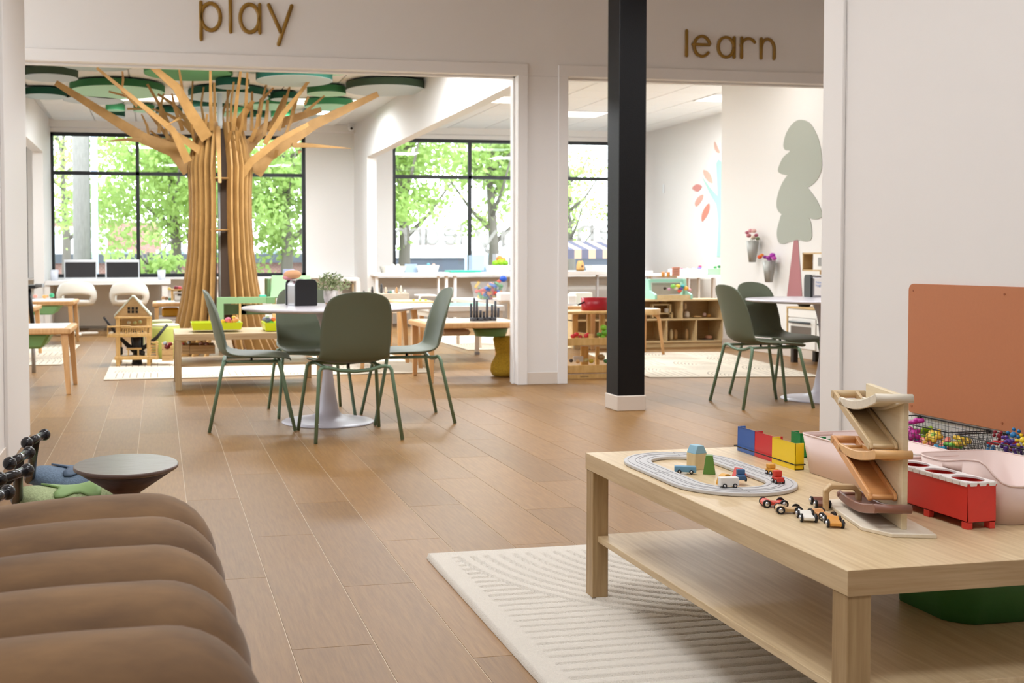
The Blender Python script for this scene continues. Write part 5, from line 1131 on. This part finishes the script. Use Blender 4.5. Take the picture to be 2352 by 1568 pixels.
# ---- right rear room
# striped awning
Ya = 15.2; t = grp_thing('striped_awning', 'beige and slate striped cloth awning behind the black post', 'awning', (1300, 553, 1480, 622), Ya)
S1, S2 = mat('awning_beige', '#cdb9a2', .9), mat('awning_slate', '#6c7086', .9); w_ = 16.3; z0 = at(1350, 594, Ya).z; z1 = at(1350, 573, Ya).z; z2 = at(1350, 554, Ya+.35).z; xs = [at(1304+w_*i-16, 573, Ya).x for i in range(13)]; sh = .12
for i in range(10):
    a, b = xs[i]+.1, xs[i+1]+.1
    MB().add([(a, Ya, z0), (b, Ya, z0), (b, Ya, z1), (a, Ya, z1), (b-sh, Ya+.35, z2), (a-sh, Ya+.35, z2)], [(0, 1, 2, 3), (3, 2, 4, 5)]).build('stripe', S2 if i % 2 == 0 else S1, t, world=True, solid=.006)
for x in (xs[1], xs[11]): MB().box(x, x+.04, Ya+.1, Ya+.14, 0, z1).build('post', M_pine, t, world=True)
t = grp_thing('cutting_board_bag', 'small orange wooden bag shaped toy on the awning counter', 'toy', (1328, 597, 1349, 622), Yc+.1); p = at(1338, 621, Yc+.1); k = mx(1338, 610, Yc)
MB().lathe([(9*k, 0), (10.5*k, 4*k), (9*k, 16*k), (5.5*k, 24*k)], (0, 0, 0), 16, ey=.5).build('bag', plain('#dba765', .6), t, loc=(0, .1, 0)); MB().box(-15*k, 15*k, .0, .2, -.012, 0).build('black_tray', M_blackp, t); MB().sph((0, .02, 11*k), 3*k, 8, (1, .4, 1)).build('dark_spot', plain('#7a5132'), t)
wbin('white box on the counter right of the orange toy bag', (1358, 609, 1400, 624), Yc+.2, .3)
# red pot on the stand, produce shelf
Yp0 = 9.02
t = grp_thing('produce_stand', 'pine produce stand with stacked trays left of the black post', 'shelf', (1303, 714, 1420, 870), Yp0)
part('base_board', t, (1300, 858, 1420, 870), Yp0, .02, M_pine); part('tray_front', t, (1300, 838, 1420, 856), Yp0-.01, .015, M_pine); part('tray_front', t, (1300, 776, 1420, 793), Yp0+.05, .015, M_pine); part('top_shelf', t, (1300, 715, 1420, 721), Yp0+.12, .38, M_pine)
for b in ((1300, 854, 1420, 857), ): part('tray_bottom', t, b, Yp0+.01, .42, M_pine)
MB().box(at(1300, 790, Yp0+.05).x, at(1420, 790, Yp0+.05).x, Yp0+.065, Yp0+.46, at(1350, 792, Yp0+.05).z, at(1350, 792, Yp0+.05).z+.012).build('tray_bottom', M_pine, t, world=True)
for b in ((1316, 722, 1328, 777), (1349, 722, 1357, 777), (1378, 722, 1390, 777), (1335, 795, 1352, 838), (1369, 795, 1377, 838)): part('upright', t, b, Yp0+.40, .025, M_pine)
part('tray_divider', t, (1360, 768, 1363, 778), Yp0+.06, .38, M_pine, 0)
cu = bpy.data.curves.new('stamp', 'FONT'); cu.body = 'bababoo'; cu.size = .022; cu.extrude = .0003; cu.materials.append(plain('#5a3d22')); o = bpy.data.objects.new('stamp', cu); COL.objects.link(o); o.parent = t; pp = at(1333, 866, Yp0-.001)-Vector(t.location); o.location = pp; o.rotation_euler = (PI/2, 0, 0)
o_p = grp_thing('toy_pot', 'red toy cooking pot with black handle on the produce stand', 'pot', (1346, 683, 1410, 715), Yp0+.2); k = mx(1370, 700, Yp0+.2); b = (1346, 683, 1410, 714)
MB().lathe([(30*k, 0), (32*k, 2*k), (33*k, 31*k), (31*k, 31*k), (30*k, 3*k)], n=32, ey=.55).build('pot_shell', plain('#a31220', .3), o_p, loc=(0, .12, 0)); MB().tube([(-30*k, .08, 21*k), (-42*k, .06, 17*k), (-48*k, .05, 15*k)], .008, 8).build('handle', M_blackp, o_p)
balls('toy_tomato', 'toy tomato in the middle tray of the produce stand', 'toy food', [(1316, 772, 6, '#bb2028', 'red'), (1324, 768, 6, '#c8252c', 'bright red'), (1333, 773, 5, '#ad1c24', 'dark red'), (1346, 771, 6, '#c22630', 'crimson'), (1356, 773, 6, '#b51f2a', 'deep red'), (1350, 767, 4, '#d03038', 'light red')], Yp0+.16, None)
balls('toy_lettuce', 'toy lettuce clump in the middle tray of the produce stand', 'toy food', [(1376, 768, 6, '#4e8a28', 'dark green'), (1386, 752, 8, '#84bf2e', 'bright green'), (1390, 764, 9, '#6aa827', 'green'), (1384, 774, 7, '#7cb82c', 'light green')], Yp0+.2, None)
balls('toy_fruit', 'toy fruit in the bottom tray of the produce stand', 'toy food', [(1346, 827, 6, '#a3905a', 'brown'), (1358, 829, 6, '#b8a02c', 'yellow'), (1381, 820, 9, '#8a6a3a', 'avocado brown'), (1392, 829, 6, '#2e6a34', 'dark green'), (1327, 830, 5, '#c8a06c', 'tan'), (1312, 828, 5, '#33201a', 'dark brown')], Yp0+.14, None)
pbox('white_card', 'white folded card in the bottom tray of the produce stand', 'card', (1317, 818, 1340, 831), Yp0+.3, .02, plain('#dcdde2'))
pbox('cream_box', 'cream box with green mark behind the red pot', 'box', (1323, 667, 1361, 688), 11.5, .2, plain('#dfdccc')); pbox('white_sink', 'white play sink behind the produce stand', 'play sink', (1303, 676, 1326, 700), 11.3, .3, plain('#e6e0da'), bevel=.02)
act_table('white_play_table', 'white topped play table seen behind the produce stand', at(1290, 705, 11.2).x, at(1425, 705, 11.2).x, 11.2, 11.9, at(1350, 702, 11.2).z, None, '#f6f4f2', splay=0)
# round beech stool beside the post
p = Zp(1483, 709, .50); t = thing('beech_stool', 'beech bentwood stool table with white top right of the black post', 'stool', (p.x, p.y+.05, 0)); MB().lathe([(.17, .44), (.175, .45), (.175, .495), (.17, .5)], n=32).build('seat', wood('beech_top', '#e0bd88', '#d0a76e', (3, 12, 3)), t); MB().lathe([(.16, .4995), (.16, .502)], n=32).build('white_top', plain('#f2efec', .3), t)
for k in range(4): a = PI/4+PI/2*k+.3; MB().tube([(.10*math.cos(a), .10*math.sin(a), .44), (.15*math.cos(a), .15*math.sin(a), .42), (.165*math.cos(a), .165*math.sin(a), .36), (.21*math.cos(a), .21*math.sin(a), .005)], [.022, .024, .022, .016], 6).build('leg', M_beech, t)
# cubby shelf
Y3 = 12.0; xl, xr = 4.7, at(1662, 740, Y3).x; zt3 = at(1600, 687, Y3).z
t = thing('cubby_shelf', 'birch cubby shelf with divided compartments between post and chair', 'shelf', ((xl+xr)/2, Y3, 0)); M_by = wood('cubby_birch', '#d9bf92', '#caac7a', (2, 14, 14), 3, .5)
zm = at(1600, 732, Y3).z; zb3 = at(1600, 783, Y3).z
for z in (zt3-.02, zm-.016, zb3-.016): MB().box(xl, xr, Y3, Y3+.36, z, z+.02).build('shelf_board', M_by, t, world=True, bevel=.003)
MB().box(xl, xr, Y3+.01, Y3+.03, 0, zb3).build('plinth', M_by, t, world=True); MB().box(xl, xr, Y3+.34, Y3+.355, 0, zt3-.02).build('back', wood('cubby_back', '#b8935e', '#a8824e', (2, 14, 14)), t, world=True)
for x in (xl, xr-.018): MB().box(x, x+.018, Y3, Y3+.34, 0, zt3-.02).build('side', M_by, t, world=True)
for x, a, b in ((at(1567, 710, Y3).x, zm, zt3-.02), (at(1532, 760, Y3).x, zb3, zm-.016), (at(1600, 760, Y3).x, zb3, zm-.016)): MB().box(x-.009, x+.009, Y3+.005, Y3+.34, a, b).build('divider', M_by, t, world=True)
ct = [('bowl', (1571, 715, 1584, 730), '#e3d5c6', 'pale toy bowl in the upper right compartment'), ('small_figure', (1571, 697, 1577, 710), '#d5b892', 'small figure above the pale toy bowl'), ('wood_piece', (1588, 725, 1612, 729), '#d2ab74', 'flat wooden piece beside the pale bowl'), ('wood_ball', (1614, 718, 1622, 727), '#c9a59c', 'pinkish wooden ball in the upper right compartment'), ('wood_ball', (1623, 721, 1633, 728), '#c8924c', 'orange wooden ball in the upper right compartment'),
      ('teapot', (1537, 755, 1546, 782), '#d8c39a', 'pale wooden pitcher in the lower middle compartment'), ('grater', (1547, 757, 1556, 780), '#b08a58', 'brown wooden utensil beside the pitcher'), ('grater', (1573, 755, 1582, 781), '#c4a272', 'tall wooden grater in the lower middle compartment'), ('pan', (1605, 777, 1640, 781), '#3a2a24', 'dark toy pan in the lower right compartment'), ('wood_ball', (1619, 770, 1636, 779), '#c99070', 'rounded wooden food on the dark toy pan')]
for nm, b, c, lb in ct:
    tt = grp_thing(nm, lb, 'toy', b, Y3+.15); k = mx(*b[:2], Y3+.15); w, h = (b[2]-b[0])*k/2, (b[3]-b[1])*k; MB().lathe([(w*.7, .001), (w, h*.35), (w*.9, h*.8), (w*.5, h)], n=14).build('body', plain(c, .5), tt)
t = grp_thing('spice_rack', 'wooden toy rack with bottles in the upper left compartment', 'toy rack', (1496, 697, 1548, 730), Y3+.15)
for b in ((1500, 698, 1540, 701), (1538, 698, 1542, 722), (1500, 718, 1546, 721), (1498, 698, 1502, 730), (1541, 720, 1546, 730)): part('rack_bar', t, b, Y3+.12, .06, M_birch, 0)
balls('wooden_ball', 'round stopper above the wooden toy rack', 'toy', [(1505, 692, 4, '#8f6a44', 'brown'), (1517, 692, 4, '#6a4630', 'dark brown'), (1529, 690, 5, '#bda27a', 'pale')], Y3+.15, None)
pbox('toy_bottle', 'white toy bottle with red cap in the wooden rack', 'toy', (1529, 708, 1536, 719), Y3+.14, .04, plain('#d9d3cc'))
# teal ice cream stand on the cubby
Y4 = Y3+.04; TL = plain('#a3dcc8', .45); t = grp_thing('play_food_cart', 'mint green toy ice cream stand on the cubby shelf', 'toy stand', (1503, 633, 1600, 688), Y4); zc4 = zt3+.001
for x in (1504, 1586):
    a = at(x, 686, Y4).x; w = .03
    S = [(Y4, zc4), (Y4+.26, zc4), (Y4+.26, zc4+.235), (Y4+.17, zc4+.235), (Y4+.15, zc4+.10), (Y4, zc4+.055)]
    MB().prism(S, 0, a, a+w).build('side_panel', TL, t, world=True, bevel=.003)
a, b = at(1504, 686, Y4).x+.03, at(1586, 686, Y4).x
MB().box(a, b, Y4+.005, Y4+.02, zc4, zc4+.05).build('front_board', M_birch, t, world=True); MB().box(a, b, Y4+.02, Y4+.24, zc4, zc4+.03).build('tray', M_birch, t, world=True); MB().box(a, b, Y4+.19, Y4+.21, zc4+.195, zc4+.235).build('top_bar', TL, t, world=True); MB().box(a+.04, b-.02, Y4+.22, Y4+.23, zc4+.05, zc4+.19).build('back_panel', plain('#b8b2ac'), t, world=True)
balls('ice_cream_scoop', 'scoop ball in the mint green toy stand', 'toy food', [(1546, 657, 6, '#8fd46a', 'light green'), (1557, 657, 6, '#eadb3c', 'yellow'), (1568, 657, 5, '#3aa6ac', 'teal'), (1576, 662, 6, '#f2b44a', 'amber'), (1564, 663, 5, '#6a55b0', 'purple'), (1561, 668, 5, '#ea5c4c', 'red'), (1553, 662, 5, '#f2ecd8', 'cream'), (1583, 666, 5, '#eaa6b4', 'pink'), (1537, 664, 4, '#e0a6c8', 'lilac'), (1527, 662, 4, '#3a2c28', 'dark brown')], Y4+.12, None)
t = grp_thing('toy_menu', 'small coral menu card standing on the mint toy stand', 'sign', (1544, 613, 1562, 634), Y4+.2); part('card', t, (1544, 613, 1562, 634), Y4+.2, .012, plain('#d99a86'))
for i in range(4): part('printed_line', t, (1548, 618+4*i, 1558, 619+4*i), Y4+.198, .002, plain('#8f5a4c'), 0)
for x, lb in ((1523, 'left orange toy cone cup on the mint stand'), (1535, 'right orange toy cone cup on the mint stand')):
    tt = grp_thing('toy_cone', lb, 'toy food', (x-4, 624, x+4, 636), Y4+.2); k = mx(x, 630, Y4+.2); MB().lathe([(2.5*k, 0), (4*k, 5*k), (4*k, 11*k), (3*k, 12*k)], n=12).build('cone', plain('#d9924a'), tt)
# white counter with craft bits behind the cubby
Y5 = 14.0; t = grp_thing('craft_table', 'white table with craft bits against the bluish wall', 'table', (1560, 628, 1760, 700), Y5); part('tabletop', t, (1555, 632, 1662, 638), Y5, .7, PWt); part('apron', t, (1480, 629, 1560, 634), Y5, .7, PWt)
for b in ((1637, 638, 1642, 771), (1604, 638, 1608, 771), (1494, 634, 1499, 773), (1580, 638, 1583, 772)): part('leg', t, b, Y5+.05, .05, plain('#c9c2ba'))
pbox('grey_panel', 'grey storage back seen under the craft table', 'panel', (1586, 640, 1645, 690), Y5+.6, .02, plain('#b9b3ac')); pbox('pale_blue_bin', 'translucent pale bin of craft bits on the craft table', 'storage bin', (1560, 618, 1626, 632), Y5+.1, .35, plain('#dfe2f0', .4), bevel=.01); wbin('mint green tub at the corner of the craft table', (1622, 616, 1672, 632), Y5+.1, .3, '#a8e0ac')
balls('craft_bit', 'craft bit heaped on the pale bin', 'toy', [(1608, 612, 4, '#96305a', 'berry red'), (1607, 617, 5, '#6c58a4', 'violet'), (1579, 618, 4, '#e6b49c', 'peach'), (1566, 619, 4, '#b03c64', 'raspberry'), (1592, 618, 4, '#a99ad0', 'lavender'), (1643, 614, 4, '#3a8a4a', 'green'), (1652, 612, 4, '#2f7040', 'dark green'), (1598, 619, 4, '#7a6ab8', 'purple')], Y5+.2, None)
# wall decals (flat vinyl)
def decal(name, parent, poly, X, m, w=.002):
    P = [Xp(x, y, X) for x, y in poly]; MB().prism([(p.y, p.z) for p in P], 0, X, X+w).build(name, m, parent, world=True)
def smooth_poly(pts, n=4):
    out = []; N = len(pts)
    for i in range(N):
        p0, p1, p2, p3 = pts[i-1], pts[i], pts[(i+1) % N], pts[(i+2) % N]
        for k in range(n):
            f = k/n; out.append(tuple(.5*((2*p1[j])+(-p0[j]+p2[j])*f+(2*p0[j]-5*p1[j]+4*p2[j]-p3[j])*f*f+(-p0[j]+3*p1[j]-3*p2[j]+p3[j])*f**3) for j in (0, 1)))
    return out
XD = 6.546; pz = Xp(1835, 640, XD)
t = thing('tree_decal', 'tall grey green tree decal with dusty pink trunk on the wall', 'wall decal', (XD, pz.y, pz.z)); M_dec = mat('grey_green_vinyl', '#a9ada2', .8)
for pl in ([(1840, 275), (1822, 282), (1806, 305), (1799, 332), (1803, 344), (1814, 347), (1798, 362), (1787, 388), (1792, 398), (1813, 405), (1830, 420), (1852, 430), (1872, 418), (1886, 392), (1887, 360), (1880, 320), (1862, 285)],
           [(1813, 400), (1794, 425), (1784, 458), (1785, 480), (1796, 492), (1815, 492), (1850, 498), (1866, 503), (1882, 502), (1888, 490), (1876, 460), (1855, 431), (1838, 410)],
           [(1800, 488), (1789, 510), (1784, 535), (1788, 556), (1800, 560), (1820, 553), (1835, 551), (1850, 554), (1862, 550), (1865, 535), (1860, 505), (1840, 490)]): KD = globals().get('KD', 0)+1; decal('crown', t, smooth_poly(pl), XD-.0006*KD, M_dec)
decal('trunk', t, [(1823, 551), (1833, 551), (1843, 690), (1806, 690)], XD-.0008, mat('dusty_pink_vinyl', '#b0777a', .8), .0012)
XE = 8.014; pz = Xp(1640, 560, XE); t = thing('tree_decal', 'watercolour mint tree decal with coral leaves on the bluish wall', 'wall decal', (XE, pz.y, pz.z)); M_tl = mat('mint_vinyl', '#a8d8c8', .8)
decal('stem', t, [(1646, 590), (1654, 590), (1656, 480), (1658, 372), (1650, 366), (1645, 375), (1648, 450), (1630, 430), (1612, 405), (1628, 440), (1645, 470), (1650, 510)], XE, M_tl)
for q, pl in enumerate(([(1641, 325), (1647, 335), (1653, 350), (1647, 350), (1641, 340)], [(1616, 390), (1630, 398), (1637, 420), (1626, 415), (1617, 402)], [(1590, 432), (1600, 423), (1612, 428), (1602, 440)], [(1615, 447), (1612, 460), (1600, 474), (1596, 466), (1604, 452)], [(1629, 467), (1628, 487), (1613, 509), (1612, 492), (1620, 475)])): decal('leaf', t, smooth_poly(pl), XE, mat('coral_leaf%d' % q, ['#d9b3a2', '#d9b7a6', '#cf8d86', '#dba898', '#cc8674'][q], .8))
# flower cones on the wall
for (cx_, ty, by, hw, lb, fl) in ((1728, 553, 602, 14, 'upper galvanised wall cone with dusty rose flowers', [(1716, 534, 5, '#b5637a'), (1724, 530, 6, '#d99aa2'), (1732, 530, 6, '#e0b3ac'), (1720, 541, 6, '#c87f86'), (1737, 540, 5, '#a85a6c'), (1730, 545, 6, '#ddc6b2'), (1740, 548, 5, '#5f6f4a')]), (1766, 598, 648, 15, 'lower galvanised wall cone with orange and purple flowers', [(1745, 590, 6, '#dd5a2c'), (1750, 586, 5, '#e9873a'), (1757, 590, 5, '#8a3a8c'), (1765, 592, 6, '#a03a9c'), (1774, 586, 7, '#b03ab4'), (1778, 593, 6, '#c04ab0'), (1768, 597, 5, '#8a2a7c')])):
    X0 = 6.46; p = Xp(cx_, by, X0); q = Xp(cx_, ty, X0); k = (p.y/ray(cx_, by).y); h = q.z-p.z; r = hw*k
    t = thing('wall_flower_cone', lb, 'planter', (X0+.0, p.y, p.z)); MB().lathe([(r*.55, 0), (r, h), (r*.95, h), (r*.5, .01)], n=20).build('metal_cone', mat('galvanised', '#a9a9a4', .5, metal=.6, var=.1), t)
    for (x, y, rr, c) in fl:
        v = Xp(x, y, X0)-Vector(t.location); MB().sph(v, rr*k, 8, (1, 1, .8)).build('flower', plain(c, .7), t)
    for s in (-.4, .0, .4): MB().cyl((0, s*r, h*.6), (0, s*r*1.3, h+.05), .003, 5).build('flower_stem', plain('#5f6f4a'), t)
# play kitchen against the right rear wall
XK = 6.18; yk0, yk1 = Xp(1806, 760, XK).y, Xp(1900, 760, XK).y-.35; zk1 = Xp(1806, 703, XK).z; zk0 = Xp(1806, 798, XK).z; Kb = wood('kitchen_birch', '#d5b684', '#c4a06a', (3, 3, 14)); Kw = plain('#f0ece6', .4)
t = thing('play_kitchen', 'white and birch play kitchen behind the right hand table', 'play kitchen', (XK, yk0, 0))
MB().box(XK, 6.5, yk1, yk0, zk1-.018, zk1).build('worktop', Kb, t, world=True); MB().box(XK+.02, 6.5, yk1+.015, yk0-.015, zk0, zk1-.018).build('cabinet', Kw, t, world=True); MB().box(XK, 6.5, yk0-.014, yk0, zk0, zk1-.018).build('side_panel', Kb, t, world=True)
L_ = yk0-yk1
for i in range(2):
    a = yk0-.03-L_*.47*i; b = a-L_*.44
    d = MB().box(XK+.002, XK+.018, b, a, zk0+.01, zk1-.11).build('door', Kw, t, world=True, bevel=.002)
    MB().tube([(XK-.02, a-.05, zk1-.15), (XK-.02, b+.05, zk1-.15)], .011, 8).build('handle', plain('#33383c', .4), d, world=True)
    if i == 0: MB().box(XK-.001, XK+.002, b+.06, a-.05, zk0+.1, zk1-.19).build('oven_window', plain('#6f665e', .3), d, world=True)
MB().box(XK+.006, XK+.018, yk1+.02, yk0-.02, zk1-.10, zk1-.022).build('fascia', Kw, t, world=True)
for y in (yk0-.05, yk0-L_*.72):
    for x in (XK+.02, 6.44): MB().box(x, x+.05, y-.05, y, 0, zk0).build('leg', plain('#3a332e'), t, world=True)
X6 = 6.30; yu0 = Xp(1843, 600, X6).y; zu1, zu0 = Xp(1843, 580, X6).z, Xp(1843, 622, X6).z
for b in ((X6, 6.5, yk1, yu0, zu1-.014, zu1), (X6, 6.5, yk1, yu0, zu0, zu0+.014), (X6, 6.5, yu0-.014, yu0, zu0, zu1), (6.49, 6.5, yk1, yu0, zk1, zu1), (X6, 6.5, yk1+.3, yk1+.314, zk1, zu0)): MB().box(*b).build('upper_shelf', Kb, t, world=True)
MB().box(X6-.002, X6+.012, yk1+.02, Xp(1868, 600, X6).y, zu0+.014, zu1-.014).build('microwave_door', Kw, t, world=True); MB().box(X6-.006, X6-.001, yk1+.05, Xp(1880, 600, X6).y, zu0+.05, zu1-.05).build('microwave_window', plain('#8a857e', .3), t, world=True)
o = MB().lathe([(.05, 0), (.07, .03), (.068, .032)], n=20).build('toy_saucepan', M_blackp); o.location = (XK+.12, yk0-.12, zk1+.001); tag(o, 'black toy pan on the play kitchen worktop', 'toy pan')
# security camera on the ceiling corner
p = Yp(806, 297, 17.0); t = thing('security_camera', 'small white dome camera at the ceiling corner by the beam', 'camera', (p.x, 17.0, ZC-.002)); MB().cyl((0, 0, -.02), (0, 0, 0), .05, 16).build('mount', M_steelw, t); MB().sph((0, -.02, -.06), .05, 12).build('dome', plain('#e6e6e6'), t); MB().sph((0, -.06, -.07), .022, 10).build('lens', M_blackp, t)
pbox('light_switch', 'white light switch plate on the bluish wall', 'switch', (1523, 424, 1528, 443), 16.6, .01, plain('#e6eaec'), bevel=.001)
bpy.data.objects['light_switch'].location.x = 8.0; bpy.data.objects['light_switch'].rotation_euler = (0, 0, PI/2)

for nm, z in (('pale_bin', ZS+.001), ('cream_box', None), ('small_blocks_box', None)):
    o = bpy.data.objects[nm]
    if z: o.location.z = z; o.location.y = YW-.14
bpy.data.objects['cream_box'].location.z = at(1350, 702, 11.2).z+.001; bpy.data.objects['cream_box'].scale.z = 1.3
bpy.data.objects['small_blocks_box'].location.z = at(1150, 626, Yc).z+.001; bpy.data.objects['small_blocks_box'].scale.z = 1.6
# lettering curves become meshes
bpy.context.view_layer.update(); dg = bpy.context.evaluated_depsgraph_get()
for o in [o for o in bpy.data.objects if o.type == 'FONT']:
    me = bpy.data.meshes.new_from_object(o.evaluated_get(dg)); n_ = bpy.data.objects.new(o.name+'_print', me); COL.objects.link(n_); n_.parent = o.parent; n_.location = o.location; n_.rotation_euler = o.rotation_euler; n_.name = 'lettering'; bpy.data.objects.remove(o)
